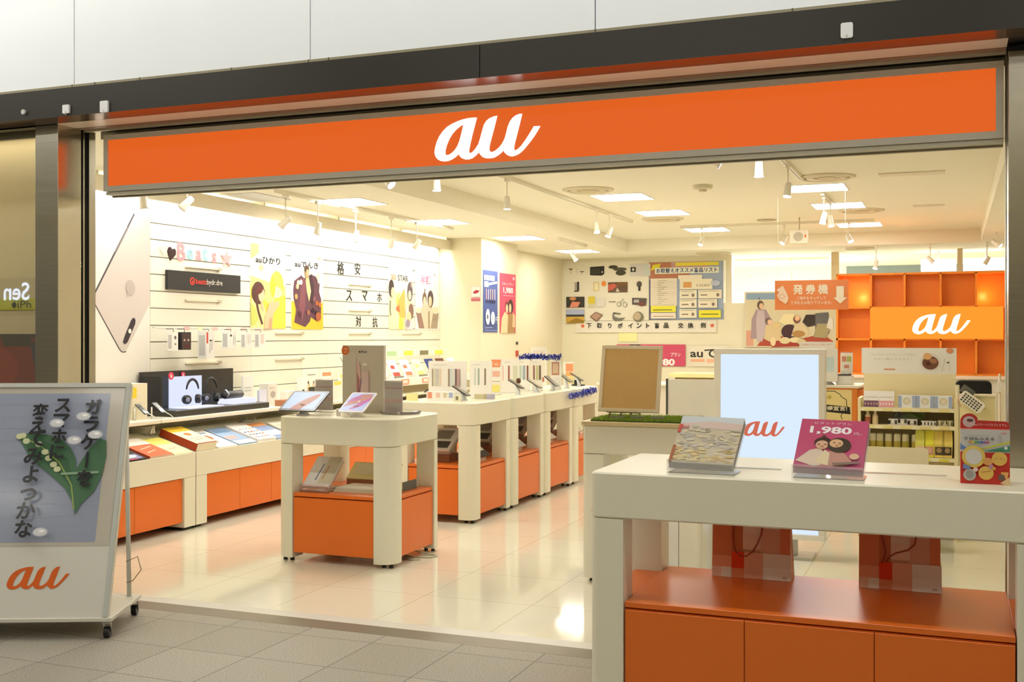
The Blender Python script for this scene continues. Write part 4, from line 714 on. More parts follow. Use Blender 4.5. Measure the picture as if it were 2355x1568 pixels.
# back wall boards
bw = MB(); A = bw.slab((-5.80, 16.94, 1.69), X_, Z_, 1.39, .945, .01, 'e4decb')
def cell(i, j): return .045 + i * .245, .755 - j * .245
x, y = cell(0, 0); A.poly([(x, y + .13), (x + .06, y + .13), (x + .035, y + .1)], '7a3a2c'); A.line([(x + .03, y + .12), (x + .035, y + .05)], .006, '8a7a6a'); A.poly([(x + .13, y + .08), (x + .2, y + .08), (x + .17, y + .06)], '4a3a30'); A.line([(x + .17, y + .07), (x + .16, y + .02)], .006, '7a6a5a'); A.line([(x + .1, y + .13), (x + .11, y + .04)], .005, 'b0a898')
x, y = cell(1, 0); A.poly([(x + .02, y + .01), (x + .02, y + .15), (x + .19, y + .16), (x + .19, y + .03), (x + .16, y)], '2c2a26'); A.rect(x + .03, y + .03, x + .14, y + .12, '3c3a34'); A.ell(x + .165, y + .06, .008, .012, 'e8e4d8')
x, y = cell(2, 0); A.ell(x + .05, y + .14, .055, .03, '4a4636'); A.ell(x + .13, y + .10, .08, .03, '5a564a'); A.ell(x + .14, y + .04, .06, .045, '4a4636')
x, y = cell(3, 0); A.rect(x, y - .02, x + .24, y + .18, 'd0ccc8'); A.rect(x + .01, y + .05, x + .07, y + .13, '2a241e'); A.ell(x + .04, y + .09, .014, .025, 'd8d4c8'); A.rect(x + .17, y, x + .22, y + .17, 'c8d0c8')
x, y = cell(0, 1); A.rect(x + .08, y - .01, x + .11, y + .14, 'a8a090'); A.rect(x + .11, y, x + .135, y + .15, '3c3830'); A.rect(x + .075, y - .02, x + .13, y, '3c3830')
x, y = cell(1, 1); A.rect(x + .06, y - .01, x + .13, y + .14, 'dcc890'); A.rect(x + .075, y + .01, x + .115, y + .12, 'e8e0c0'); A.ell(x + .185, y + .11, .028, .045, 'e08a3c')
x, y = cell(2, 1); A.rect(x - .01, y - .04, x + .22, y + .13, '6a5040'); A.poly([(x - .01, y - .02), (x - .01, y + .09), (x + .06, y + .11), (x + .1, y + .07), (x + .05, y + .01)], 'c8644c'); A.rect(x + .1, y + .07, x + .22, y + .13, '7a5a30'); A.poly([(x + .08, y - .03), (x + .1, y + .04), (x + .13, y - .03)], 'c8c0b0')
x, y = cell(3, 1); A.ell(x + .11, y + .09, .03, .05, '5a564c'); A.rect(x + .1, y - .02, x + .125, y + .06, '34302a')
x, y = cell(0, 2); A.rect(x - .02, y - .04, x + .2, y + .14, '3c3830'); A.poly([(x + .02, y - .035), (x + .05, y + .06), (x + .15, y + .05), (x + .12, y - .035)], 'd88a70'); A.ell(x + .06, y + .11, .04, .03, 'c88a5a')
x, y = cell(1, 2); A.rect(x, y + .02, x + .08, y + .14, 'd8c440'); A.rect(x, y - .04, x + .08, y + .02, 'cfc8a8'); A.rect(x + .1, y - .03, x + .2, y + .12, 'd8d4cc')
x, y = cell(2, 2); A.line([(x, y + .05), (x + .08, y + .05)], .01, '6a6658'); A.ell(x + .12, y + .01, .025, .04, '8a8678'); A.ell(x + .12, y + .01, .018, .03, 'e4decb'); A.ell(x + .19, y, .025, .045, '8a8678'); A.ell(x + .19, y, .018, .035, 'e4decb'); A.line([(x + .12, y + .01), (x + .17, y + .1), (x + .19, y)], .006, '9a9a80')
x, y = cell(3, 2); A.poly([(x + .03, y), (x + .03, y + .11), (x + .2, y + .1), (x + .19, y - .02)], '5a544e'); A.ell(x + .14, y + .01, .04, .04, '7a4a44'); A.rect(x + .05, y + .03, x + .11, y + .08, 'b8b4ac')
x, y = cell(0, 3); A.rect(x - .02, y - .06, x + .2, y + .17, 'c8a048'); A.rect(x - .02, y + .08, x + .2, y + .17, 'a8b0cc'); A.rect(x - .02, y + .05, x + .2, y + .085, '3c4038'); A.poly([(x - .02, y - .06), (x + .1, y + .03), (x + .2, y - .02), (x + .2, y - .06)], '9a7a30')
x, y = cell(1, 3); A.poly([(x + .02, y + .05), (x + .09, y + .13), (x + .18, y + .08), (x + .1, y - .04)], '8a6a58'); A.poly([(x + .04, y + .05), (x + .09, y + .11), (x + .16, y + .075), (x + .1, y - .01)], 'b0907c')
x, y = cell(2, 3); A.poly([(x + .04, y + .02), (x + .08, y - .03), (x + .15, y - .02), (x + .2, y + .03), (x + .12, y + .02), (x + .06, y + .05)], '7a766a'); A.line([(x + .05, y + .04), (x + .06, y + .11), (x + .14, y + .09)], .02, '6a665a')
x, y = cell(3, 3); A.ell(x + .1, y + .04, .06, .085, '7a745e'); A.ell(x + .09, y + .05, .045, .065, 'b8a88c')
solo(bw, 'wall_board', 'white board with sixteen product pictures on the far wall', 'poster')
m = MB(); A = m.slab((-4.405, 16.94, 1.70), X_, Z_, 1.16, .89, .01, '98a8c0'); A.m = 'paper'
A.rect(0, .72, .55, 1, 'b87a5c'); A.rect(.3, .9, .8, 1, 'c89aa0'); A.rect(.0, .0, .03, .7, '6a6a80'); A.rect(.36, .93, .94, .99, 'e8dc50'); A.poly([(.02, .86), (.05, .96), (.16, .98), (.14, .9)], 'e0d83c'); A.rect(.08, .80, .94, .905, 'eeeede'); A.bold('お取替えオススメ商品リスト', .51, .815, .08, '2c4a78', w=.82, d=.0016, off=.003)
A.rect(.02, .24, .38, .72, 'e9dfcc')
for i in range(12): A.line([(.03, .27 + i * .036), (.37, .27 + i * .036)], .003, 'b8b09c'); A.rect(.12, .28 + i * .036, .12 + .05 + .08 * ((i * 7) % 3) / 2, .287 + i * .036, 'a89c88')
A.rect(.4, .70, .72, .77, 'eadfca'); A.rect(.42, .52, .86, .70, 'e9e2c8'); A.rect(.47, .55, .58, .65, 'd8a060'); A.text('￥24,800', .73, .56, .05, '8a7a6a', w=.18)
for a, b, c, d in ((.42, .36, .65, .51), (.67, .36, .98, .51), (.42, .2, .65, .35), (.67, .2, .92, .35), (.42, .03, .65, .18)): A.rect(a, b, c, d, 'e9e2cc'); A.rect(a + .02, d - .03, c - .04, d - .018, 'b8ac98'); A.rect(a + .03, b + .05, a + .12, b + .07, '8a7c6c'); A.ell(c - .05, b + .06, .02, .03, '8a7a6c')
A.rect(.03, .13, .37, .24, 'e8e04a'); A.rect(.06, .16, .32, .18, '8a8a30'); A.rect(.03, .02, .37, .12, 'e8dccb'); A.rect(.06, .05, .34, .065, 'b09a8a'); A.rect(.68, .03, .97, .16, 'e8e040'); A.rect(.71, .08, .94, .10, '8a8830'); A.ell(.9, .62, .06, .05, 'b8c0d4')
solo(m, 'wall_board', 'blue bordered price list poster with yellow boxes on the far wall', 'poster')
m = MB(); A = m.slab((-5.60, 16.93, 1.50), X_, Z_, 2.25, .185, .006, 'e6e0d0'); A.m = 'paper'; gx = lambda X: (X + 5.60) / 2.25
for X in (-5.49, -3.415): A.poly([(gx(X + a * .045), .58 + b * .24) for a, b in STAR], 'd8643c')
for ch, X in zip('下取りポイント商品交換例', (-5.385, -5.21, -5.04, -4.87, -4.7, -4.56, -4.42, -4.275, -4.13, -3.90, -3.745, -3.55)): A.bold(ch, gx(X), .38, .42, '38362f', d=.0012, off=.002)
solo(m, 'letter_banner', 'pale banner with a row of black characters between two orange stars', 'sign')
m = MB(); A = m.slab((-4.93, 16.93, .98), X_, Z_, 1.10, .335, .006, 'cc4868'); A.text('プラン', .86, .45, .18, 'fbe4e6', w=.14, off=.02); A.text('980', .72, .02, .32, 'fdf0ee', w=.26, off=.04); A.poly([(.16, .8), (.2, 1), (.35, 1), (.38, .85), (.3, .9), (.22, .88)], '3a2a28'); A.ell(.27, .88, .04, .08, 'e0b090')
solo(m, 'wall_poster', 'long crimson poster low on the far wall above the cork board', 'poster')
m = MB(); A = m.slab((-3.78, 16.93, .98), X_, Z_, .62, .32, .006, 'e4ddca'); A.text('auで', .38, .42, .42, '3a3832', w=.68, off=.025); A.rect(.05, .22, .4, .36, 'e8b090'); A.rect(.45, .18, .95, .36, 'f0b89a'); solo(m, 'wall_sign', 'pale sign with large black letters on the far wall by the kiosk', 'sign')
m = MB(); m.slab((-4.9, 16.938, 1.36), X_, Z_, .3, .14, .004, 'e9e6a4'); solo(m, 'paper_note', 'blank pale yellow paper note under the letter banner', 'paper')
m = MB(); A = m.slab((-2.92, 16.9, 1.28), X_, Z_, 1.33, .83, .03, 'd8cfb4'); A.m = 'paper'
A.rect(.02, .02, .98, .975, 'd9cfae'); A.rect(.02, .86, .98, .975, '8fa8c4'); A.rect(.02, .02, .1, .3, 'd8a088')
A.poly([(.14, .02), (.2, .16), (.4, .2), (.6, .14), (.85, .24), (.98, .1), (.98, .02)], 'b0503c'); A.ell(.22, .25, .06, .05, 'c8604c'); A.poly([(.3, .0), (.32, .15), (.5, .12), (.7, .02)], 'a8443a')
A.poly([(.07, .15), (.08, .5), (.13, .68), (.24, .68), (.3, .5), (.26, .15)], 'a8949a'); A.poly([(.13, .5), (.15, .67), (.22, .67), (.24, .3), (.2, .1), (.14, .1)], 'c4b4b8'); A.ell(.18, .76, .038, .08, '6a584c'); A.ell(.19, .74, .025, .055, 'e0bc98'); A.line([(.17, .85), (.16, .9)], .01, '5a4a50')
A.ell(.27, .47, .04, .06, '7a6a60'); A.ell(.285, .45, .028, .05, 'e4c0a0'); A.poly([(.22, .15), (.24, .4), (.33, .4), (.42, .36), (.4, .12), (.28, .1)], 'd8c498'); A.ell(.36, .4, .04, .05, 'e0c890'); A.ell(.32, .1, .03, .08, 'e8d4ac')
A.poly([(.38, .45), (.44, .6), (.55, .6), (.58, .45), (.5, .38)], 'e8dcae'); A.ell(.50, .28, .09, .13, '4a3438'); A.ell(.58, .5, .04, .07, '7a5440'); A.ell(.585, .52, .028, .05, 'e8bc94'); A.poly([(.52, .2), (.56, .42), (.66, .42), (.72, .25), (.66, .16)], 'd8c8a0'); A.ell(.6, .24, .07, .06, 'b08850')
A.poly([(.64, .45), (.68, .58), (.78, .58), (.8, .4), (.7, .36)], '3c3430'); A.poly([(.78, .25), (.78, .6), (.92, .62), (.93, .25)], '6a6a68'); A.poly([(.76, .18), (.8, .42), (.95, .42), (.9, .16)], 'a89c74'); A.poly([(.9, .35), (.93, .55), (.97, .5), (.97, .3)], 'e0dcd0'); A.ell(.45, .12, .06, .06, 'ded0a0'); A.ell(.56, .13, .06, .05, 'e4d8ac'); A.ell(.63, .1, .05, .05, 'd4c494')
solo(m, 'wall_poster', 'large framed picture of costumed people in front of a blue-topped ground', 'poster')

# ------------------------------------------------------------ on the small tablet table
T = .93
def tablet(name, lb, x, y, wd, ht, frame, fn, base_y):
    t = thing(name, lb, 'tablet', (x + wd / 2, y, T)); U = Vector((0, .862, .507))
    m = MB(); m.lathe([(0, T), (.045, T), (.045, T + .006), (.026, T + .02), (.022, T + .075), (0, T + .075)], x + wd / 2 + .01, y + .07, 'f0ece4', 'satin', 20); m.build('stand', t, world=True)
    m = MB(); A = m.slab((x, y, T + .035), X_, U, wd, ht, .008, frame, 'satin', r=.012, bev=.001); b = m.build('body', t, world=True)
    m = MB(); A = m.art(Vector((x, y, T + .035)) + X_v.cross(U) * .0005, X_, U, wd, ht); A.m = 'glow'; fn(A); m.build('screen', b, world=True)
X_v = Vector((1, 0, 0))
tablet('tablet', 'black framed tablet with a brown leaf shape on pale blue', -4.10, 6.20, .275, .232, '232326',
       lambda A: (A.rect(.055, .08, .945, .92, 'b4c6dc'), A.poly([(.28, .05), (.34, .25), (.46, .5), (.62, .72), (.76, .84), (.82, .84), (.82, .68), (.75, .45), (.66, .25), (.56, .05)], 'b8735f'), A.poly([(.32, .05), (.40, .25), (.55, .5), (.7, .68), (.76, .7), (.70, .45), (.60, .22), (.5, .05)], 'b0705c')), 0)
tablet('tablet', 'white framed tablet with a pink and orange swirl, on the right of the small table', -3.665, 6.22, .185, .225, 'f4f2ee',
       lambda A: (A.rect(.05, .05, .95, .95, 'b9bedd'), A.poly([(.05, .25), (.25, .6), (.5, .9), (.9, .9), (.95, .6), (.75, .3), (.35, .12), (.6, .45)], 'c08070'), A.poly([(.08, .45), (.2, .7), (.5, .9), (.5, .6)], 'b86490'), A.poly([(.6, .45), (.95, .75), (.93, .55), (.7, .25), (.4, .1)], 'c0609c'), A.ell(.55, .52, .04, .03, 'f4e4e0')), 0)
m = MB(); A = m.slab((-3.85, 6.60, T), X_, Z_, .315, .455, .03, 'c9c2b2', 'paper'); A.m = 'paper'
A.ell(.07, .925, .095, .068, 'd9702e'); A.line([(.03, .94), (.08, .96), (.12, .93)], .004, 'f6e0c8'); A.line([(.04, .9), (.1, .9)], .004, 'f6e0c8'); A.ell(.42, .905, .018, .014, '3a3a3a'); A.text('iPad', .52, .89, .035, '4a4a4a', w=.14)
A.rect(.345, .06, .355, .83, 'b88a70'); A.poly([(.36, .1), (.36, .8), (.42, .72), (.45, .55), (.5, .3), (.52, .1)], 'd8b8b4'); A.poly([(.37, .3), (.37, .6), (.42, .5), (.42, .3)], 'a86a70'); A.rect(.47, .2, .64, .62, 'd9c0bc'); A.rect(.655, .2, .665, .64, 'c8a090'); A.rect(.5, .7, .6, .74, 'e6e0d4'); A.line([(.4, .15), (.46, .5)], .006, '7a6a80')
solo(m, 'tall_sign', 'tall beige sign with a rose tablet picture and a round orange sticker', 'sign')
for x, lb in ((-4.06, 'clear holder with a pink-grey printed sheet behind the black tablet'), (-3.53, 'clear holder with a pink-grey printed sheet beside the white tablet')):
    t = thing('leaflet_holder', lb, 'leaflet holder', (x + .07, 6.6, T)); m = MB(); m.slab((x, 6.585, T + .012), X_, Z_, .145, .215, .003, 'f0ece8', 'acrylic'); m.box(x, 6.57, T, x + .145, 6.64, T + .012, 'e6e0dc', 'acrylic'); m.build('stand', t, world=True)
    m = MB(); A = m.slab((x + .005, 6.59, T + .014), X_, Z_, .135, .205, .001, 'dcd2ca'); A.rect(0, .82, 1, 1, 'cfc6bc'); A.rect(.02, .74, .98, .80, 'c88a84'); A.rect(0, .3, 1, .42, 'e8b8a0'); A.rect(.1, .1, .9, .14, 'd8c8c0'); m.build('sheet', t, world=True)
for x, y, lb in ((-3.74, 6.33, 'left'), (-3.70, 6.40, 'right')):
    m = MB(); m.box(x, y, T, x + .022, y + .022, T + .045, 'f8f6f0', 'satin', bev=.002); solo(m, 'charger_block', lb + ' one of two small white charger blocks between the tablets', 'charger')
m = MB(); m.lathe([(.0, T), (.13, T), (.14, T + .02), (.136, T + .022), (.126, T + .005), (0, T + .005)], -3.42, 6.62, 'e4ddd6', 'acrylic', 28, True); solo(m, 'clear_tray', 'round clear tray on the right end of the small tablet table', 'tray')
Cz = .4435
t = thing('brochure_holder', 'clear slanted holder of white booklets on the orange cupboard of the small table', 'holder', (-3.88, 6.35, Cz)); U = Vector((0, .75, .66)).normalized()
m = MB(); m.slab((-3.93, 6.22, Cz + .006), X_, U, .2, .26, .004, 'f0c8b4', 'acrylic'); m.box(-3.935, 6.2, Cz, -3.735, 6.5, Cz + .004, 'f0c8b4', 'acrylic'); m.slab((-3.93, 6.2, Cz), X_, Z_, .2, .05, .003, 'f0c8b4', 'acrylic'); m.build('stand', t, world=True)
m = MB(); A = m.slab((-3.925, 6.215, Cz + .034), X_, U, .19, .26, .02, 'e6e4e2'); A.rect(.5, .1, 1, 1, 'd0c8b0'); A.line([(.38, .2), (.42, .75)], .009, '7a8498'); A.line([(.62, .25), (.66, .7)], .008, 'c89070'); m.build('booklets', t, world=True)
for k in range(3):
    m = MB(); m.box(-3.72 + .006 * k, 6.26 + .004 * k, Cz + .0095 * k, -3.42 - .003 * k, 6.50, Cz + .009 + .0095 * k, ('d9d4bc', 'cfc9b0', 'ded9c4')[k]); solo(m, 'pamphlet', ('bottom', 'middle', 'top')[k] + ' cream pamphlet of the flat pile under the small table', 'pamphlet', 'flat pile under the small table')
m = MB(); A = m.slab((-3.80, 6.56, Cz + .05), X_, (0, .8, .6), .36, .16, .01, 'e9dfa0'); A.rect(.1, .3, .5, .9, 'e8e4c8'); A.rect(.6, .1, .95, .8, 'c8b850'); m.box(-3.8, 6.57, Cz, -3.44, 6.66, Cz + .05, 'a8704a'); solo(m, 'brochure_stack', 'yellow and cream brochures propped at the back of the small table cupboard', 'brochure stack')
m = MB(); A = m.slab((-3.30, 6.42, Cz), (0, 1, 0), Z_, .22, .06, .003, 'd8dcc8', 'acrylic'); m.box(-3.42, 6.42, Cz, -3.31, 6.62, Cz + .02, 'cfcf90'); solo(m, 'low_tray', 'low clear tray of leaflets at the right side of the small table cupboard', 'tray')
m = MB(); m.tube([(-3.36, 6.55, .006), (-3.26, 6.52, .008), (-3.16, 6.56, .006), (-3.15, 6.62, .006), (-3.22, 6.64, .01), (-3.3, 6.6, .03), (-3.36, 6.58, .06)], .006, 'c8c4a8'); m.tube([(-3.34, 6.48, .006), (-3.25, 6.44, .006), (-3.2, 6.47, .006)], .006, 'c8c4a8'); solo(m, 'floor_cable', 'loose beige cables on the floor beside the small table', 'cable')

# ------------------------------------------------------------ phone island
def standcard(lb, x0, x1, y, h, fn, name='phone_sign', col='f4f0e6', g='upright panels on the phone island'):
    t = thing(name, lb, 'sign', ((x0 + x1) / 2, y, T), group=g); m = MB(); A = m.slab((x0, y, T), X_, Z_, x1 - x0, h, .006, col, 'paper', r=.004); fn(A); m.build('panel', t, world=True)
    m = MB(); m.box(x0 + .01, y - .03, T, x1 - .01, y + .05, T + .008, 'ece8dc', 'satin', bev=.002); m.build('foot_plate', t, world=True)
def bars(xs, z0=.35, z1=.8):
    def f(A):
        for x, w_, c in xs: A.rect(x, z0, x + w_, z1, c)
        A.line([(.15, .9), (.5, .905)], .004, 'c8c0b4')
    return f
standcard('widest upright panel with two groups of coloured phone pictures', -3.98, -3.64, 8.2, .315, bars(((.09, .04, 'a89c86'), (.14, .03, 'dcd8b8'), (.18, .1, 'cfcac0'), (.29, .05, 'e8d4bc'), (.52, .04, 'a08c7a'), (.57, .08, 'd4dcd8'), (.7, .05, '7a6660'), (.76, .04, 'd8a8a0'), (.81, .03, 'a8988c'))))
standcard('upright panel with three slim green and brown phone pictures', -3.765, -3.565, 8.55, .31, bars(((.2, .07, 'c8d0c4'), (.36, .08, 'a8b4ac'), (.66, .07, '8c7c68'))))
standcard('narrow upright banner, orange at the top and yellow at the bottom', -3.782, -3.684, 9.05, .32, lambda A: (A.poly([(.02, .97), (.98, .97), (.88, .76), (.12, .76)], 'ee9468'), A.rect(.15, .5, .85, .66, 'eab8a4'), A.rect(.02, .36, .9, .38, 'c8a890'), A.rect(.02, .08, .85, .28, 'ece080'), A.text('UQ', .5, .8, .08, 'f8d8c0', off=.03)))
standcard('pink-topped upright panel with two dark red phone pictures', -3.83, -3.66, 9.42, .31, bars(((.05, .05, 'e8b8b0'), (.36, .1, 'a86a5c'), (.65, .25, 'dcdcc0'))))
standcard('upright panel with green, blue and maroon phone pictures under the tinsel', -3.81, -3.70, 9.8, .30, bars(((.05, .2, 'c0d0c0'), (.35, .25, 'a8b4bc'), (.72, .16, '8c5a4c'))))
standcard('upright panel with a brown phone picture and a framed photo under the tinsel', -3.70, -3.60, 9.86, .30, bars(((.1, .2, 'a87c68'), (.42, .2, 'c8c88c'), (.7, .2, '7a6450'))))
standcard('upright panel with a tan framed portrait, rightmost under the tinsel', -3.62, -3.51, 10.16, .28, lambda A: (A.rect(.1, .5, .8, .95, 'c08a6c'), A.rect(.2, .56, .7, .9, 'dcc0a0'), A.rect(.1, .1, .9, .4, 'eeeae0')))
standcard('small orange and yellow upright sign near the far end of the phone island', -3.78, -3.67, 11.0, .25, lambda A: (A.rect(.25, .6, 1, .92, 'f0a070'), A.rect(.25, .4, 1, .58, 'f2b470'), A.rect(.25, .1, 1, .38, 'f6dc90')))
standcard('pale framed sign card standing far behind the phone panels', -4.10, -3.93, 10.9, .40, lambda A: (A.rect(.12, .1, .9, .92, 'eadfd0'), A.rect(.14, .1, .5, .2, 'c8b890'), A.rect(.6, .1, .85, .22, 'b87a60')))
def tinsel(lb, p0, p1, n, seed, parent=None):
    r = random.Random(seed); m = MB(); p0, p1 = Vector(p0), Vector(p1); d = (p1 - p0)
    for i in range(n):
        c = p0 + d * r.random() + Vector((r.uniform(-.01, .01), r.uniform(-.008, .008), r.uniform(-.018, .018))); q = Vector((r.uniform(-1, 1), r.uniform(-1, 1), r.uniform(-1, 1))).normalized(); s_ = q.cross(Vector((0, .3, 1))).normalized() * .0045; L = r.uniform(.014, .034)
        col = r.choice(('3040b0', '4050c8', '2a2f90', '5a6ad8', '8a94e8', 'd0d6fa', '3848c0'))
        m.add([c - q * L - s_, c - q * L + s_, c + q * L + s_, c + q * L - s_], [(0, 1, 2, 3)], col, 'gloss')
    m.tube([p0, p1], .004, '2a3080'); solo(m, 'tinsel_garland', lb, 'garland')
tinsel('blue tinsel garland along the tops of the upright panels', (-3.81, 9.80, 1.25), (-3.50, 10.1, 1.245), 420, 3)
tinsel('blue tinsel garland on the front edge of the farthest island table', (-3.38, 10.02, .87), (-3.38, 10.86, .90), 420, 5)
def phone(x, y, s, lb, col='8f8a7c', zb=.0, wd=.075, L=.155, a=30, yaw=0.0):
    t = thing('display_phone', lb, 'phone', (x, y, T), group='sample phones on stands on the phone island'); ca, sa = math.cos(math.radians(a)), math.sin(math.radians(a))
    U = Vector((-s * ca, 0, sa)); R = Vector((0, s, 0)); 
    m = MB(); b = Vector((x - s * .05, y, T)); m.prism([(b.x - .03, y - .03), (b.x + .03, y - .03), (b.x + .022, y + .03), (b.x - .022, y + .03)], T, T + .006, 'ececea', 'satin'); m.tube([b, b + Vector((0, 0, .03)), b + Vector((-s * .02, 0, .075 + zb))], [.022, .016, .013], 'e6e8ea', 'satin'); m.build('stand', t, world=True)
    O = Vector((x, y - s * wd / 2, T + .045 + zb)) ; m = MB(); A = m.slab(O, R, U, wd, L, .008, '3c3a36', 'satin', r=.008); bd_ = m.build('body', t, world=True)
    m = MB(); A = m.art(O + R.cross(U) * .0004, R, U, wd, L); A.rect(.05, .04, .95, .96, col, 'gloss'); m.build('screen', bd_, world=True)
phone(-4.08, 8.35, -1, 'dark phone at the left rear edge of the first island table', zb=.01); phone(-4.06, 8.72, -1, 'dark phone on the left edge of the island, second from the front')
phone(-3.58, 8.12, 1, 'phone in front of the widest panel, nearest the aisle', '9a9684', yaw=.1); phone(-3.50, 9.12, 1, 'phone right of the orange and yellow banner', '8f8c80', zb=.015); phone(-3.50, 9.58, 1, 'pale framed phone in front of the dark red phone panel', 'cfc8b4'); phone(-3.47, 9.95, 1, 'white framed phone with grey screen at the middle of the island', 'a0a09c', wd=.1, a=38)
phone(-3.50, 10.45, 1, 'large grey phone right of the tinsel panels', '948f7c', wd=.11, a=36, zb=.02); phone(-3.50, 10.82, 1, 'brown-grey phone before the small orange sign', '8c8474', zb=.02, wd=.06)
for a in (('small_box', 'low white box with an orange square in front of the widest panel', -3.90, 8.0, -3.66, 8.06, .075, 'f6f4ec', lambda A: (A.rect(.04, .3, .2, .95, 'e69a7a'), A.rect(.35, .4, .5, .9, 'eecabc'), A.rect(.62, .4, .74, .9, 'd8c8a8'), A.rect(.82, .4, .96, .95, 'a8b4d8'))), ('small_box', 'low cream box in front of the second upright panel', -3.66, 8.4, -3.575, 8.46, .04, 'd8cfa8', None), ('small_box', 'small lavender pouch box in front of the second upright panel', -3.55, 8.40, -3.50, 8.46, .042, 'c0bcd0', None),
          ('small_box', 'small olive screened box at the aisle corner of the first island table', -3.64, 7.97, -3.60, 8.01, .05, 'efeccb', lambda A: A.rect(.2, .3, .8, .9, '8c8464')), ('info_card', 'pale yellow card lying upright at the left end of the first island table', -4.08, 8.0, -3.98, 8.01, .06, 'eeeaa8', None), ('info_card', 'yellow card below the dark phones on the island', -4.02, 8.5, -3.9, 8.51, .09, 'e6e29a', None)):
    nm, lb, xa, ya, xb, yb, h, col, fn = a; carton(nm, lb, 'card' if nm == 'info_card' else 'box', xa, ya, T, xb, yb, T + h, col, fn, None, 'small things on the phone island')
t = thing('plush_toy', 'tiny long-bodied cream toy with dark hair standing among the phone panels', 'toy', (-3.62, 9.3, T)); m = MB(); m.lathe([(0, T), (.02, T), (.018, T + .05), (.014, T + .09), (0, T + .1)], -3.62, 9.3, 'e8dcc0', 'matte', 14, True); m.build('body', t, world=True); m = MB(); m.lathe([(0, T + .085), (.02, T + .1), (.022, T + .12), (.014, T + .138), (0, T + .142)], -3.62, 9.3, '6a4a34', 'matte', 14, True); m.build('head', t, world=True)
# paper piles under the island tables
for k, (y, lb) in enumerate(((7.84, 'first'), (8.655, 'second'), (9.465, 'third'), (10.28, 'fourth'))):
    m = MB(); m.slab((-3.95, y + .18, Cz + .09), X_, (0, .86, .5), .24, .3, .03, ('b8b4ac', '8a8478', 'a09488', '9a8a80')[k]); A = m.slab((-3.95, y + .17, Cz + .1), X_, (0, .86, .5), .24, .3, .012, ('e8e6e2', 'c8c2b4', 'b8a898', 'c8b8a8')[k]); A.rect(.1, .1, .9, .4, '4a4a4a'); A.rect(.2, .5, .8, .9, '8a8680'); m.box(-3.94, y + .2, Cz, -3.72, y + .4, Cz + .06, '8a5a40'); solo(m, 'magazine_pile', 'slanted pile of dark covered magazines on the cupboard of the %s island table' % lb, 'magazines', 'magazine piles under the phone island')
    m = MB(); A = m.slab((-3.49, y + .3, Cz + .045), Y_, (-.8, 0, .6), .2, .2, .012, ('3a3836', 'c8c4bc', 'd8d0c0', 'e0d8c8')[k]); A.rect(.1, .3, .9, .6, 'e8e4dc'); m.box(-3.62, y + .32, Cz, -3.52, y + .48, Cz + .04, 'd8c8b4'); solo(m, 'leaflet_rack', 'slanted leaflets facing the aisle under the %s island table' % lb, 'leaflets', 'aisle-side leaflets under the phone island')

# ------------------------------------------------------------ cork board and grass mat
zt = .9485
m = MB(); m.box(-1.99, 6.285, zt, -1.40, 6.69, zt + .006, '4f6a1e', 'matte'); g = random.Random(4)
for i in range(9000):
    x = g.uniform(-1.99, -1.40); y = g.uniform(6.285, 6.69); a = g.uniform(0, 6.28); h = g.uniform(.008, .019); dx, dy = math.cos(a) * .0022, math.sin(a) * .0022; lx, ly = g.uniform(-.006, .006), g.uniform(-.006, .006)
    m.add([(x - dx, y - dy, zt + .005), (x + dx, y + dy, zt + .005), (x + lx, y + ly, zt + .005 + h)], [(0, 1, 2)], g.choice(('9cb83c', 'a8c44a', '86a032', 'b4cc58', '789028')), 'matte')
o = solo(m, 'grass_mat', 'artificial grass mat lying on the wood-topped table', 'grass mat')
cb = thing('cork_board', 'cork board in a pale wooden frame standing tilted on the grass mat', 'notice board', (-1.79, 6.5, zt)); U = Vector((.055, .22, 1)).normalized(); R = Vector((1, 0, 0)); zo = zt + .048; O = Vector((-1.985, 6.42, zo))
R2 = Vector((1, 0.03, -.012)).normalized(); U2 = (U - R2 * U.dot(R2)).normalized(); W_, H_ = .372, .405
m = MB(); A = m.slab(O, R2, U2, W_, H_, .012, 'f0cc88', 'matte'); r_ = random.Random(2)
for i in range(260): A.l = 1; A.ell(r_.uniform(.06, .94), r_.uniform(.06, .94), .006, .005, r_.choice(('e4be78', 'f4d498', 'e0ba76')), n=6)
m.build('cork', cb, world=True); m = MB(); N2 = R2.cross(U2)
f = .022
for a, b, w_, h_ in ((0, 0, W_, f), (0, H_ - f, W_, f), (0, f, f, H_ - 2 * f), (W_ - f, f, f, H_ - 2 * f)): m.slab(O + R2 * a + U2 * b + N2 * .008, R2, U2, w_, h_, .022, 'fff4d4', 'satin', bev=.002)
m.build('frame', cb, world=True); m = MB(); m.slab(O + R2 * .05 - U2 * .002 + N2 * .02, R2, U2, .2, .012, .05, 'f0e4b8', 'satin'); m.build('ledge', cb, world=True)
for dx in (.08, .15, .21):
    m = MB(); m.tube([O + R2 * dx + U2 * .0 + N2 * .01, Vector((O.x + dx - .01, O.y - .03, zt + .010))], .005, '8a7a48'); m.build('leg', cb, world=True)
m = MB(); m.tube([O + R2 * .19 + U2 * .3 - N2 * .02, Vector((O.x + .2, O.y + .22, zt + .012))], .007, 'd8c48c'); m.build('rear_leg', cb, world=True)
for x, lb in ((-1.885, 'left'), (-1.765, 'middle'), (-1.645, 'right')):
    m = MB(); m.box(x, 6.34, zt + .006, x + .085, 6.37, zt + .034, 'd8dcb8', 'acrylic'); m.box(x + .006, 6.352, zt + .01, x + .08, 6.356, zt + .028, 'a8a890'); solo(m, 'card_holder', lb + ' clear card holder in front of the cork board', 'card holder', 'clear card holders on the grass mat')

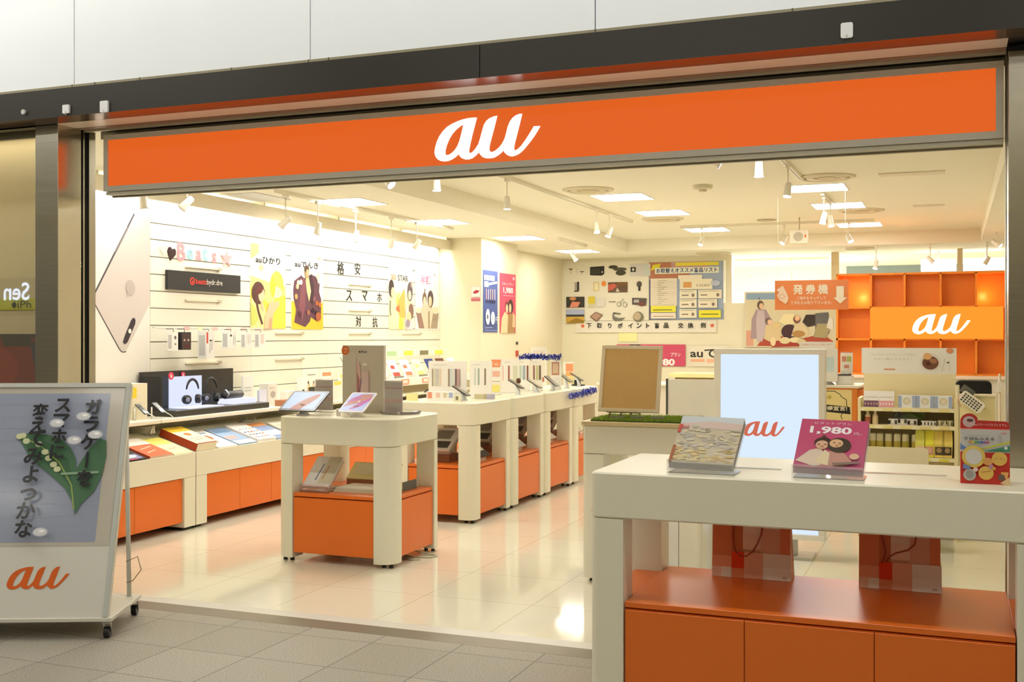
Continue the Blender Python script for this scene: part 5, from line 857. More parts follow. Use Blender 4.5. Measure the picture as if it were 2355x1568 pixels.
# ------------------------------------------------------------ on and in the big right table
def book_holder(name, lb, x, y, fn, side, pages):
    t = thing(name, lb, 'booklets', (x + .13, y + .1, T)); U = Vector((.03, .80, .60)).normalized(); R = Vector((1, .0, 0)).normalized(); R = (R - U * R.dot(U)).normalized(); Nn = R.cross(U)
    m = MB(); m.slab(Vector((x - .005, y - .008, T + .012)) + Nn * .0, R, U, .255, .28, .003, 'f4f4f4', 'acrylic'); m.slab((x - .005, y - .02, T + .001), R, Z_, .255, .05, .003, 'f4f4f4', 'acrylic'); m.box(x, y - .02, T + .001, x + .25, y + .12, T + .004, 'f4f4f4', 'acrylic'); m.build('stand', t, world=True)
    m = MB(); n = 5
    for k in range(n): m.slab(Vector((x, y, T + .016)) + Nn * (.0062 * (k + 1)), R, U, .245, .268, .0058, pages if k < n - 1 else side, 'paper')
    m.build('pages', t, world=True)
    m = MB(); A = m.art(Vector((x, y, T + .016)) + Nn * (.0062 * n + .0005), R, U, .245, .268); A.m = 'gloss'; fn(A); m.build('cover', t, world=True)
def cov1(A):
    A.rect(0, 0, 1, 1, 'ccc2a8'); A.rect(0, .84, 1, 1, 'cfd6d8'); r = random.Random(9)
    A.poly([(.08, .84), (.5, .9), (1, .86), (1, .72), (.5, .74), (0, .7)], 'd8c4ba')
    for i in range(150):
        x, y = r.random(), r.random() * .8; c = r.choice(('cdc7b4', 'd6ccb0', 'bdb8aa', 'ddd2b0', 'c9c2b6', 'b8ae98')) if y > .3 else r.choice(('d8c690', 'dccb9c', 'cbb27c', 'c8a878', 'd9cba0')); A.l = 3 + i % 5; A.ell(min(max(x, .08), .92), min(max(y, .06), .9), r.uniform(.03, .08), r.uniform(.015, .035), c, rot=r.uniform(-20, 20), n=10)
    A.l = 9; A.rect(0, 0, .05, .35, 'a86a48'); A.rect(.0, .62, .05, .8, 'c8605a'); A.text('au', .09, .72, .06, 'd8605a')
def cov2(A):
    A.rect(0, 0, 1, 1, 'c4587a'); A.rect(0, 0, 1, .3, 'c05c80'); A.text('1,980', .46, .68, .17, 'f6eef0', w=.62, off=.035); A.text('円~', .87, .69, .06, 'f2dce4', w=.12); A.text('ピタットプラン', .48, .89, .05, 'ecc8d4', w=.55, off=.01)
    A.poly([(.02, .12), (.2, .34), (.36, .4), (.5, .1), (.3, .02)], 'dcc8b4'); A.poly([(.38, .04), (.5, .36), (.7, .32), (.86, .12), (.7, .03)], 'c09080'); A.poly([(.3, .1), (.42, .36), (.5, .3), (.5, .05)], 'e0d0a8'); A.ell(.38, .5, .13, .11, '4e3c34'); A.ell(.37, .45, .095, .09, 'd8ae90'); A.ell(.62, .46, .17, .15, '4a4034'); A.ell(.575, .49, .10, .085, 'dcb48c'); A.ell(.38, .62, .03, .03, '6a4a3a'); A.ell(.86, .24, .07, .06, 'dcb896'); A.line([(.3, .455), (.34, .45)], .003, '5a3a30'); A.line([(.4, .455), (.44, .45)], .003, '5a3a30'); A.line([(.53, .5), (.56, .49)], .003, '5a3a30'); A.line([(.61, .49), (.64, .48)], .003, '5a3a30'); A.line([(.36, .4), (.4, .4)], .004, 'b05a50'); A.line([(.57, .43), (.61, .43)], .004, 'b05a50')
    A.poly([(.55, .08), (.95, .14), (.95, .1), (.6, .03)], '8a7468')
book_holder('booklet_holder', 'clear holder of booklets with a faded landscape cover on the big table', -1.005, 4.17, cov1, 'c6c0b2', 'a9a49a')
book_holder('booklet_holder', 'clear holder of pink booklets priced in white on the big table', -.545, 4.19, cov2, 'b85c7c', 'b06a84')
lb_ = thing('leaflet_box', 'tall red leaflet box with yellow circles and a rounded tab on the big table', 'leaflet box', (.105, 4.27, T))
m = MB(); m.box(.025, 4.24, T, .185, 4.285, T + .192, 'c23c30', 'paper'); A = m.art((.025, 4.24, T), X_, Z_, .16, .192); A.m = 'paper'
A.rect(0, 0, 1, .62, 'cc3c30'); A.rect(0, .58, 1, 1, 'c4c0ba'); A.poly([(0, .62), (.0, .74), (.14, .64)], '6a88bc'); A.poly([(.4, .62), (1, .76), (1, .8), (.45, .66)], 'c4cc4c'); A.poly([(.48, .6), (1, .72), (1, .6)], '4c8c6c'); A.ell(.92, .67, .035, .03, 'd8e4dc')
A.text('毎日もらえる', .38, .80, .055, '4c4c54', w=.62, off=.015); A.line([(.15, .885), (.6, .885)], .0012, 'a09c98'); A.ell(.8, .83, .03, .045, 'a4a4a8'); A.ell(.8, .83, .022, .034, 'c4c0ba'); A.line([(.8, .92), (.79, .86)], .001, 'a4a4a8'); A.rect(.82, .93, .93, .945, 'd0786c')
for i, c in enumerate(('d08c4c', 'd8c04c', '5ca04c', '4c8ca8', '4c5ca0', '8c5ca0', 'c04c6c')): A.rect(.17 + i * .06, .745, .225 + i * .06, .785, c)
A.ell(.27, .50, .24, .2, 'dcc05c'); A.ell(.27, .50, .17, .145, 'cfcac4'); A.ell(.79, .475, .155, .125, 'dcb45c'); A.text('クーポン', .79, .46, .03, 'a85038', w=.2); A.ell(.52, .21, .155, .125, 'dcb45c'); A.line([(.43, .22), (.62, .25)], .0014, 'a04c30'); A.ell(.19, .17, .13, .11, 'b4b0a8'); A.ell(.19, .17, .08, .07, '9a968e'); A.ell(.56, .42, .10, .07, 'd89c5c'); A.ell(.62, .33, .05, .045, 'b88a98'); A.ell(.31, .27, .05, .04, 'e0c8c0'); A.poly([(.05, .28), (.06, .37), (.22, .32), (.18, .27)], '7484b4'); A.ell(.68, .3, .035, .03, 'd8a83c'); A.poly([(.82, .12), (.82, .24), (.97, .24), (.95, .12)], 'dca45c'); A.ell(.83, .14, .07, .06, '6c5c50'); A.poly([(.8, .04), (1, .16), (1, 0), (.92, 0)], 'dcc08c')
m.build('box', lb_, world=True)
m = MB(); q = [(0, 0), (.16, 0), (.16, .016), (.155, .024), (.145, .026), (.055, .028)] + [(.03 + .03 * math.cos(a), .022 + .03 * math.sin(a)) for a in [math.radians(v) for v in range(20, 185, 15)]] + [(0, .02)]
m.add([(.025 + a, 4.284, T + .192 + b) for a, b in q] + [(.025 + a, 4.288, T + .192 + b) for a, b in q], [tuple(range(len(q))), tuple(range(2 * len(q) - 1, len(q) - 1, -1))] + [(i, len(q) + i, len(q) + (i + 1) % len(q), (i + 1) % len(q)) for i in range(len(q))], 'b83c30', 'paper')
A = m.art((.025, 4.2835, T + .192), X_, Z_, .16, .055); A.ell(.18, .40, .13, .36, 'c8bcb4'); A.ell(.2, .5, .07, .1, '6a4a44'); A.text('auスマートパスプレミアム', .62, .16, .16, 'f0d8d0', w=.66, off=.01); m.build('tab', lb_, world=True)
def bag(lb, x, y, d, w_=.36, top=.30):
    t = thing('paper_bag', lb, 'bag', (x + w_ / 2, y + .06, Cz), group='paper bags on the big table cupboard'); dp = .10; h = top - .004; i0 = .012
    m = MB(); f0 = [(0, 0, 0), (w_, 0, 0), (w_ - i0, .02, h), (i0, .02, h)]; k0 = [(0, dp, 0), (w_, dp, 0), (w_ - i0, dp - .02, h), (i0, dp - .02, h)]
    V = [(x + a, y + b, Cz + c) for a, b, c in f0 + k0]; V += [(x + w_ - .03, y + dp / 2, Cz + h), (x + .03, y + dp / 2, Cz + h)]
    m.add(V, [(0, 1, 2, 3), (5, 4, 7, 6), (0, 4, 5, 1)], 'd8a080', 'paper'); m.add(V, [(1, 5, 8), (1, 8, 2), (5, 6, 8), (4, 0, 9), (0, 3, 9), (4, 9, 7)], 'e8b898', 'paper')
    A = m.art((x, y, Cz), X_, Vector((0, .02, h)), w_, h); A.m = 'paper'
    P = [((0, .28, .37, 1), 'e08458'), ((.25, .3, .39, 1), 'cc7448'), ((.39, .62, .62, 1), 'ecd4c4'), ((.62, .7, .87, 1), 'f0dccc'), ((.62, .36, .88, .7), 'e0a890'), ((.39, .4, .62, .62), 'ecc8b4'), ((.86, .36, .985, 1), 'e08458'), ((0, .14, .25, .3), 'eca080'), ((0, 0, .12, .14), 'f0ccb8'), ((.12, 0, .25, .14), 'f4ece0'), ((.25, .13, .41, .36), 'e84010'), ((.25, 0, .41, .13), 'e89068'), ((.41, 0, .65, .36), 'ecb094'), ((.65, .17, 1, .36), 'f0e4d8'), ((.65, 0, 1, .17), 'f6f0e8')]
    for (a, b, c, e), cc in P: A.rect(a, b, c, e, cc)
    A.text('au', .92, .03, .03, 'b07864'); m.build('body', t, world=True)
    m = MB(); q = [(.27, .74), (.26, .6), (.27, .46), (.30, .36), (.36, .3), (.44, .31), (.52, .38), (.58, .5), (.62, .62), (.64, .74)] if d == 0 else [(.27, .8), (.29, .66), (.32, .52), (.31, .42), (.28, .34)]
    m.tube([(x + a * w_, y + .02 * b - .006, Cz + b * h) for a, b in q], .003, 'a8401c'); m.build('handle', t, world=True)
    if d:
        m = MB(); m.tube([(x + a * w_, y + .02 * b - .006, Cz + b * h) for a, b in ((.70, .74), (.68, .62), (.6, .54), (.45, .49), (.38, .44), (.33, .36))], .003, 'a8401c'); m.build('handle', t, world=True)
bag('checked orange paper bag at the left under the big table, wrapped goods in its top', -.94, 4.66, 0, w_=.325)
bag('checked orange paper bag at the right under the big table', -.35, 4.66, 1, w_=.31)
m = MB(); r_ = random.Random(1)
for i in range(26):
    c = (-.90 + .25 * r_.random(), 4.695 + .03 * r_.random(), Cz + .272 + .015 * r_.random()); m.tube([(c[0] - .012, c[1], c[2]), (c[0] + .012, c[1], c[2] + r_.uniform(-.008, .008))], .01, r_.choice(('2c2a28', '3a3633', 'e8e6e0', '4a443c')), 'gloss', 6)
m.box(-.90, 4.69, Cz + .26, -.64, 4.73, Cz + .285, '3a3430'); solo(m, 'wrapped_goods', 'black and white wrapped goods poking out of the left paper bag', 'goods')
for x0, x1, y, lb in ((-.83, -.62, 4.40, 'left'), (-.35, -.02, 4.42, 'right')):
    m = MB(); m.box(x0, y, T, x1, y + .02, T + .003, 'f6f6f6', 'acrylic'); solo(m, 'clear_plate', 'thin clear plate lying on the big table, %s one' % lb, 'plate')

# ------------------------------------------------------------ kiosk screen
kk = thing('screen_kiosk', 'tall white floor kiosk with a glowing pale blue screen and red logo', 'screen', (-1.12, 7.42, 0)); U = Vector((0, .012, 1)).normalized(); O = Vector((-1.478, 7.38, .13)); W_, H_ = .715, 1.235
m = MB(); m.slab(O, X_, U, W_, H_, .09, 'fbf8ee', 'satin', r=.008, bev=.004); b = m.build('body', kk, world=True)
m = MB(); A = m.art(O + Vector((0, -.001, 0)), X_, U, W_, H_); A.m = 'glow'; A.rect(.062, .03, .945, .972, (.70, .84, 1.0, 1)); A.logo(.46, .535, .375, 'd0654c'); m.build('screen', kk, world=True)
m = MB(); fr_ = .03
for a, b_, w_, h_ in ((0, 0, W_, .035), (0, H_ - .037, W_, .037), (0, .035, .042, H_ - .072), (W_ - .04, .035, .04, H_ - .072)): m.slab(O + Vector((a, -.008, 0)) + U * b_, X_, U, w_, h_, .008, 'fdfaf0', 'satin', bev=.002)
m.build('frame', kk, world=True); m = MB(); m.box(-1.3, 7.42, .02, -.94, 7.46, .14, 'c8c4b8', 'satin'); m.box(-1.4, 7.36, 0, -.84, 7.6, .02, 'c8c4b8', 'satin'); m.build('base', kk, world=True)
# ------------------------------------------------------------ snack shelf
ss = thing('snack_shelf', 'pale wooden shelf unit of snacks and drinks with a printed header board', 'shelf unit', (-.30, 8.6, 0)); WD = 'f2e4b4'
m = MB(); m.box(-.62, 8.74, 0, .02, 8.76, 1.175, WD); m.build('back_panel', ss, world=True)
for x in (-.64, .01):
    m = MB(); m.box(x, 8.42, 0, x + .02, 8.74, 1.0, WD); m.build('side_panel', ss, world=True)
for z in (.935, .81, .585, .2):
    m = MB(); m.box(-.62, 8.425, z - .028, .01, 8.74, z, 'ecdcb0'); m.build('shelf_board', ss, world=True)
for z, cs in ((.935, 'f0e49a'), (.81, 'eedf90'), (.585, 'ece050')):
    m = MB(); A = m.slab((-.62, 8.424, z - .026), X_, Z_, .63, .022, .001, 'f4ecc8')
    for i in range(5): A.rect(.04 + i * .2, .1, .15 + i * .2, .9, cs)
    m.build('price_strip', ss, world=True)
m = MB(); A = m.slab((-.615, 8.45, 1.178), X_, Z_, .64, .185, .008, 'f2efe4'); A.text('ごはんのおともにおいしいお惣菜を', .33, .70, .09, 'd8ccb4', w=.5); A.text('今すぐ購入できます！', .33, .52, .09, 'd8c8b0', w=.4); A.rect(.24, .14, .36, .19, 'e09870')
A.ell(.73, .45, .11, .34, 'e8e4da'); A.ell(.73, .43, .085, .26, '7a5040'); A.ell(.7, .68, .045, .13, 'e4b478'); A.ell(.76, .5, .04, .1, 'a87858'); A.ell(.71, .4, .03, .08, '5c3428'); A.ell(.93, .9, .035, .10, 'e09468'); A.line([(.88, .6), (.85, .1)], .004, 'c8c4b8'); A.line([(.93, .55), (.93, .1)], .003, 'd8d4c8'); A.rect(.9, .42, .925, .47, '4a4a48'); m.build('header_board', ss, world=True)
for i in range(2):
    t = thing('snack_bag', ('white pouch of dried food at the left end of the top snack shelf', 'white pouch with a pink base, second on the top snack shelf')[i], 'snack', (-.545 + i * .10, 8.5, .935), group='pouches on the top snack shelf'); x = -.60 + i * .105
    m = MB(); m.add([(x, 8.46, .937), (x + .1, 8.46, .937), (x + .1, 8.53, .937), (x, 8.53, .937), (x - .004, 8.49, 1.05), (x + .104, 8.49, 1.05), (x + .104, 8.496, 1.05), (x - .004, 8.496, 1.05)], [(0, 1, 5, 4), (1, 2, 6, 5), (2, 3, 7, 6), (3, 0, 4, 7), (4, 5, 6, 7), (3, 2, 1, 0)], 'f6f2ec', 'gloss')
    A = m.art((x, 8.459, .935), X_, (0, .03, .115), .1, .118)
    A.rect(0, .0, 1, .4, ('7a5a68', 'e0a0a8')[i]); [A.ell(.1 + .2 * k, .2, .06, .08, ('c8a0a8', 'f4dcd8')[i]) for k in range(5)]; A.rect(.1, .62, .9, .66, 'dcd6cc'); m.build('pouch', t, world=True)
for i in range(3):
    m = MB(); x = -.365 + i * .122; m.box(x, 8.47, .937, x + .118, 8.56, 1.02, 'dfe4ee', 'paper'); A = m.art((x, 8.47, .935), X_, Z_, .118, .085); A.rect(0, 0, .2, 1, 'a8b8d8'); A.rect(.8, 0, 1, 1, 'a8b8d8'); A.rect(.2, 0, .8, 1, 'eef0ee'); A.ell(.5, .55, .22, .3, 'd8d0b4'); A.ell(.5, .55, .14, .2, 'e8e0c8'); solo(m, 'gift_box', ('left', 'middle', 'right')[i] + ' white and pale blue box on the top snack shelf', 'box', 'boxes on the top snack shelf')
for i in range(2):
    t = thing('drink_bottle', ('left', 'right')[i] + ' small clear bottle with a %s label on the middle snack shelf' % ('red', 'cream')[i], 'bottle', (-.575 + i * .052, 8.48, .81), group='bottles on the middle snack shelf'); x = -.575 + i * .052
    m = MB(); m.lathe([(0, .81), (.018, .81), (.02, .815), (.02, .87), (.01, .888), (.009, .9), (0, .9)], x, 8.48, 'efdcc0', 'gloss', 16); m.build('body', t, world=True); m = MB(); m.cyl(x, 8.48, .9, .912, .011, .011, 'fbfaf4', n=14); m.build('cap', t, world=True)
    m = MB(); m.lathe([(.0205, .82), (.0205, .862)], x, 8.48, ('c8705c', 'ead8a8')[i], 'paper', 16); m.build('label_band', t, world=True)
m = MB(); m.add([(-.41, 8.5, .85), (-.37, 8.49, .90), (-.34, 8.5, .88), (-.29, 8.52, .895), (-.23, 8.50, .90), (-.18, 8.5, .888), (-.2, 8.52, .85), (-.22, 8.54, .812), (-.4, 8.54, .812)], [(8, 7, 6, 5, 4, 3, 2, 1, 0)], '55682c', 'gloss')
m.add([(-.41, 8.5, .85), (-.37, 8.49, .90), (-.34, 8.5, .88), (-.36, 8.49, .83), (-.4, 8.54, .812)], [(4, 3, 2, 1, 0)], '2c2820', 'gloss'); m.box(-.40, 8.52, .81, -.22, 8.56, .88, '4a5c28', 'gloss'); solo(m, 'snack_bag', 'crumpled dark green snack bag behind the trays on the middle shelf', 'snack')
def blocks(nm, lb, x0, x1, y0, z0, h, cols, cat):
    m = MB(); m.box(x0, y0, z0, x1, y0 + .06, z0 + h, cols[0], 'gloss'); A = m.art((x0, y0, z0), X_, Z_, x1 - x0, h); n = 9
    for i in range(n): A.rect(i / n, .15 + .2 * (i % 2), (i + .7) / n, .75 + .2 * (i % 2), cols[1 + i % (len(cols) - 1)])
    solo(m, nm, lb, cat)
blocks('snack_tray', 'black and white printed snack packs in the middle of the middle shelf', -.43, -.235, 8.44, .81, .045, ('d8d4c8', '2c2824', 'e8e4d8', '4a463e'), 'snack'); blocks('snack_tray', 'white and brown snack packs at the right of the middle shelf', -.21, -.11, 8.44, .81, .035, ('e8e4da', '3a3630', 'f0ece0'), 'snack'); blocks('snack_tray', 'olive and cream snack packs at the right end of the middle shelf', -.10, 0, 8.44, .81, .04, ('c8c09c', '8a8460', 'e8dcae', '5a5440'), 'snack')
can0 = None
for i, x in enumerate((-.545, -.495, -.435, -.375, -.318, -.252)):
    lb = ('leftmost', 'second', 'third', 'fourth', 'fifth', 'rightmost')[i] + ' pale yellow can in the row on the lower snack shelf'
    if can0 is None:
        can0 = thing('drink_can', lb, 'can', (x, 8.56, .585), group='cans on the lower snack shelf'); m = MB(); m.lathe([(0, 0), (.022, 0), (.025, .005), (.025, .145), (.021, .152), (0, .152)], 0, 0, 'f6f0d4', 'gloss', 18); m.build('body', can0)
        m = MB(); m.lathe([(.0254, .03), (.0254, .10)], 0, 0, 'd0c060', 'paper', 18); m.build('label_band', can0); m = MB(); m.cyl(0, 0, .152, .156, .02, .019, 'dcdad0', 'chrome', n=16); m.build('lid', can0)
    else: dup(can0, location=(x, 8.56, .585), label=lb)
for i, (x, c, c2) in enumerate(((-.215, 'e2e06a', 'e8c8b0'), (-.155, 'f0e84a', 'd8a088'), (-.09, 'f2da6a', '5a4638'), (-.035, 'f0d870', '4a4030'))):
    m = MB(); m.add([(x - .03, 8.45, .587), (x + .03, 8.45, .587), (x + .03, 8.53, .587), (x - .03, 8.53, .587), (x - .033, 8.49, .775), (x + .033, 8.49, .775), (x + .033, 8.496, .775), (x - .033, 8.496, .775), (x - .035, 8.455, .68), (x + .035, 8.455, .68)], [(0, 1, 9, 8), (8, 9, 5, 4), (1, 2, 6, 5, 9), (2, 3, 7, 6), (3, 0, 8, 4, 7), (4, 5, 6, 7), (3, 2, 1, 0)], c, 'gloss')
    A = m.art((x - .03, 8.449, .587), X_, Z_, .06, .18); A.rect(.05, .1, .95, .42, c2); A.ell(.5, .28, .3, .1, 'a89060' if i > 1 else 'e8b8a0'); solo(m, 'snack_bag', ('leftmost', 'second', 'third', 'rightmost')[i] + ' yellow snack bag on the lower snack shelf', 'snack', 'yellow snack bags on the lower shelf')
m = MB(); A = m.slab((-.55, 7.9, .30), X_, Z_, .40, .40, .02, 'eee6c4', 'satin', r=.02); m.box(-.53, 7.92, 0, -.17, 8.2, .30, 'e8e0bc', 'satin'); solo(m, 'low_cabinet', 'low cream cabinet in front of the snack shelf, seen above the big table', 'cabinet')
# ------------------------------------------------------------ service counters
oc = thing('service_counter', 'orange service counter with a white top and campaign posters behind the kiosk', 'counter', (-1.3, 10.8, 0)); m = MB(); m.box(-1.9, 10.52, 0, -.80, 11.1, .975, 'f08a30', 'satin', r=.02); m.build('body', oc, world=True)
m = MB(); m.box(-1.92, 10.50, .975, -.77, 11.12, 1.0, 'f2ecda', 'satin', r=.03, bev=.004); m.build('worktop', oc, world=True)
m = MB(); A = m.slab((-1.45, 10.515, .66), X_, Z_, .60, .30, .004, 'f0dc98'); A.line([(.62, .95), (.75, .95), (.83, .85), (.85, .78), (.92, .7), (.93, .45), (.88, .35), (.84, .2), (.86, .1)], .006, '2a261e'); A.text('料金', .64, .68, .16, 'b8a83c', w=.14, off=.02); A.poly([(.5, .34), (.98, .26), (.97, .48), (.5, .56)], '2c2820'); A.text('お得宣言!', .74, .36, .14, 'f0e8c8', w=.38, off=.025); m.build('poster', oc, world=True)
m = MB(); m.box(-1.9, 10.48, .90, -1.1, 10.50, .95, 'f8f2e4', 'satin'); m.build('edge_strip', oc, world=True)
for z, w_ in ((.62, .40), (.585, .36), (.55, .30)):
    m = MB(); m.box(-1.4, 10.42, z - .012, -1.28 + w_, 10.515, z, 'f4ecd8', 'satin', r=.01); m.build('ledge', oc, world=True)
m = MB(); m.box(-.80, 10.56, 0, -.72, 11.1, .96, 'f08028', 'satin'); m.build('end_panel', oc, world=True)
tm = thing('ticket_machine', 'white touch-screen ticket machine on the service counter beside the kiosk', 'machine', (-1.06, 10.6, 1.0)); m = MB(); A = m.slab((-1.14, 10.56, 1.03), X_, Z_, .16, .30, .05, 'f2f0ea', 'satin', r=.01); A.rect(.2, .3, .8, .75, 'cfe4ec', 'gloss'); m.build('screen_unit', tm, world=True); m = MB(); m.lathe([(0, 1.0), (.06, 1.0), (.05, 1.01), (.02, 1.03), (0, 1.03)], -1.06, 10.58, '8a8a88', 'satin', 16); m.build('base', tm, world=True)
m = MB(); A = m.slab((-1.32, 10.56, 1.33), X_, Z_, .31, .065, .006, 'faf4ee'); A.text('お客様一人ひとりに寄り添う', .5, .45, .3, 'e0a8a0', w=.85); m.box(-1.14, 10.566, 1.3, -1.12, 10.57, 1.33, 'f2f0ea'); solo(m, 'paper_sign', 'white paper sign with faint pink writing above the ticket machine', 'sign')
pr = thing('label_printer', 'small white printer with a paper slot on the service counter', 'printer', (-.92, 10.7, 1.0)); m = MB(); m.box(-1.0, 10.6, 1.0, -.85, 10.78, 1.085, 'f2efe8', 'satin', r=.01, bev=.004); m.build('body', pr, world=True); m = MB(); m.box(-.985, 10.596, 1.088, -.865, 10.72, 1.1, '5a5a58', 'satin'); m.build('slot', pr, world=True); m = MB(); m.box(-.955, 10.63, 1.1, -.895, 10.64, 1.14, 'fbfaf6', 'paper'); m.build('paper', pr, world=True)
m = MB(); A = m.slab((-.97, 10.74, 1.10), X_, Z_, .11, .20, .01, 'f4ece0'); A.rect(.12, .55, .48, .8, 'd8907c'); A.rect(.52, .55, .88, .8, 'b8c870'); A.rect(.3, .25, .7, .4, 'd09080'); A.rect(0, .96, 1, 1, 'e0a090'); solo(m, 'card_sign', 'small upright card with red and green squares behind the printer', 'sign')
ts = thing('hanging_sign', 'orange hanging sign with white characters, a pointing hand and a down arrow', 'sign', (-1.26, 11, 2.86)); m = MB(); A = m.slab((-1.607, 11, 1.70), X_, Z_, .686, .285, .012, 'f09058', 'satin')
A.bold('発 券 機', .49, .53, .32, 'fff2dc', w=.47, d=.005, off=.003); A.text('ご用件をタッチして', .50, .33, .12, 'fff0d8', w=.40, off=.01); A.text('番号札をお取り下さいませ。', .50, .18, .12, 'fff0d8', w=.56, off=.01); A.poly([(.84, .78), (.94, .78), (.94, .4), (.985, .4), (.89, .2), (.80, .4), (.84, .4)], 'fff2dc')
A.poly([(.02, .68), (.11, .83), (.16, .6), (.19, .4), (.18, .3), (.15, .2), (.12, .25), (.06, .35), (.03, .5), (.06, .6)], 'fbe0c8'); A.ell(.10, .46, .04, .08, 'e8a888'); A.ell(.10, .46, .033, .065, 'fbe0c8'); m.build('panel', ts, world=True)
for x in (-1.58, -.95):
    m = MB(); m.tube([(x, 11.006, 1.985), (x, 11.006, 2.86)], .0012, 'd8d4c4', n=5); m.build('wire', ts, world=True)
# white consulting counters
c1 = thing('consulting_desk', 'white panelled desk at the far end of the phone island', 'counter', (-3.2, 11.9, 0)); m = MB(); m.box(-3.585, 11.6, .02, -2.35, 12.2, .915, 'eae5d2', 'satin'); m.build('front_panel', c1, world=True); m = MB(); m.box(-3.6, 11.58, .915, -2.33, 12.22, .94, 'f2eddc', 'satin', bev=.003); m.build('worktop', c1, world=True)
c2 = thing('consulting_desk', 'grey-white partition desk with a wood shelf behind the cork board', 'counter', (-2.0, 9.5, 0)); m = MB(); m.box(-2.255, 9.3, .02, -1.5, 9.34, 1.08, 'dcd8c8', 'satin'); m.build('front_panel', c2, world=True); m = MB(); m.box(-2.255, 9.34, .7, -1.5, 9.9, .73, 'f0ebda', 'satin'); m.build('worktop', c2, world=True)
m = MB(); m.box(-2.27, 9.29, .78, -2.257, 9.34, 1.085, '4a4a46', 'satin'); m.build('edge_strip', c2, world=True)
for x in (-2.255, -1.54):
    m = MB(); m.box(x, 9.34, .0, x + .04, 9.9, .70, 'e4dfcd', 'satin'); m.build('side_panel', c2, world=True)
c3 = thing('reception_shelf', 'pale wood shelf box behind the grey-white partition desk', 'shelf', (-2.4, 12.5, 0)); m = MB(); m.box(-2.92, 12.28, .0, -1.9, 12.7, .955, 'c9ad6a'); m.build('body', c3, world=True); m = MB(); m.box(-2.96, 12.26, .985, -1.88, 12.72, 1.03, 'ead69a'); m.box(-2.9, 12.3, .955, -1.9, 12.7, .985, 'a8905a'); m.build('top_board', c3, world=True)
m = MB(); m.lathe([(0, .94), (.028, .94), (.03, .96), (.03, 1.14), (.02, 1.2), (0, 1.21)], -3.50, 11.7, 'e0653c', 'satin', 18, True); A = m.art((-3.51, 11.668, .98), X_, Z_, .02, .16); A.rect(.2, .2, .8, .8, 'f0c8b0'); solo(m, 'orange_cylinder', 'slim orange cylinder standing on the desk left of the cork board', 'container')
m = MB(); m.box(-3.66, 11.0, T, -3.60, 11.04, T + .06, '1c1b18', 'satin'); m.box(-3.68, 10.98, T, -3.56, 11.05, T + .015, '1c1b18', 'satin'); solo(m, 'card_reader', 'small black card reader at the far corner of the phone island', 'reader')
for x0, x1, lb in ((-3.40, -3.28, 'grey pictured'), (-3.22, -3.10, 'pink pictured')):
    m = MB(); A = m.slab((x0, 11.66, .94), X_, Z_, x1 - x0, .26, .006, 'd9d2c0', 'acrylic'); A.rect(.1, .1, .9, .9, 'd8cdc4'); solo(m, 'leaflet_holder', lb + ' clear leaflet holder on the desk behind the cork board', 'leaflet holder')
# right side cream desk, chair, basket
rd = thing('side_desk', 'cream desk partition with a white cap at the right, behind the snack shelf', 'desk', (.25, 9.6, 0)); m = MB(); m.box(.05, 9.5, 0, .31, 9.54, .972, 'ece0b0', 'satin'); m.build('front_panel', rd, world=True); m = MB(); m.box(.045, 9.48, .972, .315, 9.56, .99, 'f8f0d8', 'satin', bev=.003); m.build('cap', rd, world=True); m = MB(); m.tube([(.03, 9.52, 0), (.03, 9.52, 1.06)], .02, 'f4eccc', 'satin', 12); m.build('post', rd, world=True); m = MB(); m.box(.32, 9.5, 0, .40, 9.56, 1.03, 'f4ead0', 'satin'); m.build('post', rd, world=True)
ch = thing('office_chair', 'black padded chair back showing above the cream desk at the right', 'chair', (.16, 10.4, 0)); m = MB(); m.slab((.02, 10.3, .75), X_, (0, .1, 1), .29, .32, .06, '1d1d1d', 'matte', r=.045, bev=.012); m.build('backrest', ch, world=True); m = MB(); m.box(0, 10.35, .44, .33, 10.8, .52, '1d1d1d', 'matte', r=.05, bev=.015); m.build('seat', ch, world=True); m = MB(); m.tube([(.165, 10.58, .05), (.165, 10.58, .44)], .025, '3a3a3a', 'satin'); m.build('column', ch, world=True); m = MB(); m.tube([(.165, 10.38, .48), (.165, 10.34, .6), (.165, 10.34, .8)], .018, '3a3a3a', 'satin'); m.build('back_bar', ch, world=True)
for k in range(5):
    a = k * 2 * math.pi / 5; m = MB(); m.tube([(.165, 10.58, .07), (.165 + .25 * math.cos(a), 10.58 + .25 * math.sin(a), .03)], .018, '2a2a2a', 'satin'); m.build('leg', ch, world=True)
bk = thing('wire_basket', 'tilted white basket with a dark grid of holes hanging on the cream desk', 'basket', (.13, 9.4, .86)); R = Vector((.80, 0, -.6)).normalized(); U = Vector((.6, 0, .80)).normalized()
m = MB(); A = m.slab((.035, 9.36, .955), R, U, .19, .09, .10, 'f2efe4', 'satin', r=.02)
for i in range(7):
    for j in range(4): A.l = 1; A.rect(.08 + i * .12, .1 + j * .2, .16 + i * .12, .24 + j * .2, '4a4a44')
m.build('shell', bk, world=True); m = MB(); A = m.slab((.05, 9.42, 1.02), R, U, .10, .06, .02, '6a6a66', 'satin')
m.build('contents', bk, world=True); m = MB(); m.tube([(.10, 9.37, .98), (.045, 9.36, .99), (.04, 9.36, .93), (.06, 9.37, .90)], .004, 'e0a890'); m.build('hook', bk, world=True)
m = MB(); m.tube([(.335, 9.3, 0), (.335, 9.3, 1.16)], .008, 'efe0c8', 'satin'); m.box(.318, 9.28, 1.02, .352, 9.32, 1.10, 'f0ece0'); m.cyl(.335, 9.3, 0, .01, .08, .08, 'e0d8c8', n=20); solo(m, 'slim_post', 'slim pale post with a small white box at the far right', 'post')
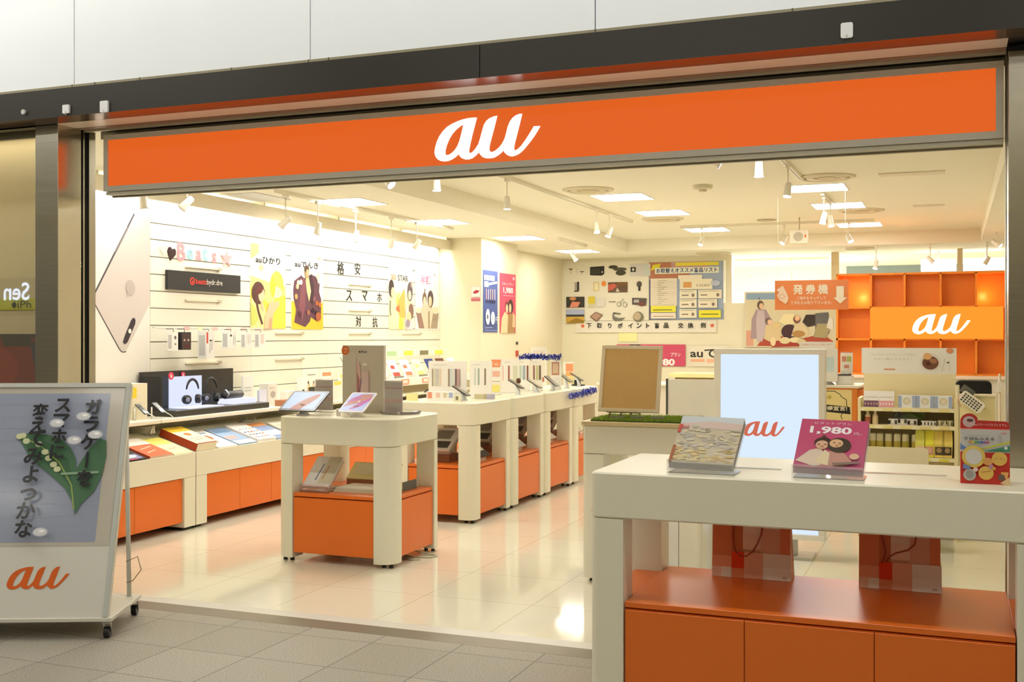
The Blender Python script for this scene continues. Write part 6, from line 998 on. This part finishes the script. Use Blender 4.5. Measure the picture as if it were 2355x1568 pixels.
# ------------------------------------------------------------ orange shelf wall
lw = thing('orange_shelf_wall', 'large orange shelf wall with square cells and a glowing logo panel', 'shelf wall', (-.39, 14.6, 0)); XL, XR = -1.351, .62; xs = [-1.351, -.945, -.552, -.138, .262, .62]; zs = [.98, 1.407, 1.80, 2.215]; OC = 'fb9632'
m = MB(); m.box(XL, 14.72, .95, XR, 14.75, 2.215, OC, 'satin'); m.build('back_panel', lw, world=True)
for x in xs:
    m = MB(); m.box(x - .012, 14.5, .98, x + .012, 14.72, 2.215, OC, 'satin'); m.build('divider', lw, world=True)
for z in (.98, 1.407, 1.80, 2.215):
    m = MB(); m.box(XL - .012, 14.5, z - .012, XR + .012, 14.72, z + .012, OC, 'satin'); m.build('shelf_board', lw, world=True)
m = MB(); m.box(-.945, 14.42, 1.412, .56, 14.5, 1.80, 'ff9a24', 'glow'); m.build('light_panel', lw, world=True)
m = MB(); A = m.art((-.458, 14.418, 1.47), X_, Z_); A.logo(.328, 0, .656, (1, .96, .80, 1), ext=.004, m='glow2'); m.build('logo', lw, world=True)
m = MB(); m.box(XL - .02, 14.44, .93, XR + .02, 14.78, .968, 'f2dcc8', 'satin'); m.build('worktop', lw, world=True); m = MB(); m.box(XL, 14.5, 0, XR, 14.75, .93, 'dcd8c8', 'satin'); m.build('base_cabinet', lw, world=True)
for i, (x, z) in enumerate(((-1.06, 1.93), (.34, 1.93))):
    l = bpy.data.lights.new('cell_lamp', 'POINT'); l.energy = 1.6; l.color = (1, .62, .2); l.shadow_soft_size = .04; o = bpy.data.objects.new('cell_lamp', l); COL.objects.link(o); o.location = (x, 14.56, z)
m = MB(); m.box(.585, 13.9, 0, .60, 14.3, 1.80, '6a5a48', 'satin'); solo(m, 'dark_panel', 'narrow dark upright panel in front of the right end of the orange shelf wall', 'panel')
# dark chair legs and small orange front seen low behind the big table
for x, lb in ((-.98, 'left'), (-.80, 'right')):
    t = thing('stool', lb + ' grey and black stool low behind the big table, by the orange counter', 'stool', (x, 9.75, 0), group='stools at the orange counter'); m = MB(); m.box(x - .08, 9.7, .42, x + .08, 9.9, .47, '2a2824', 'matte', r=.03, bev=.01); m.build('seat', t, world=True)
    m = MB(); m.box(x - .05, 9.78, .02, x + .0, 9.82, .42, '8a8c88', 'satin'); m.build('column', t, world=True); m = MB(); m.box(x - .08, 9.72, 0, x + .06, 9.88, .02, '3a3a38', 'satin', r=.02); m.build('base', t, world=True)
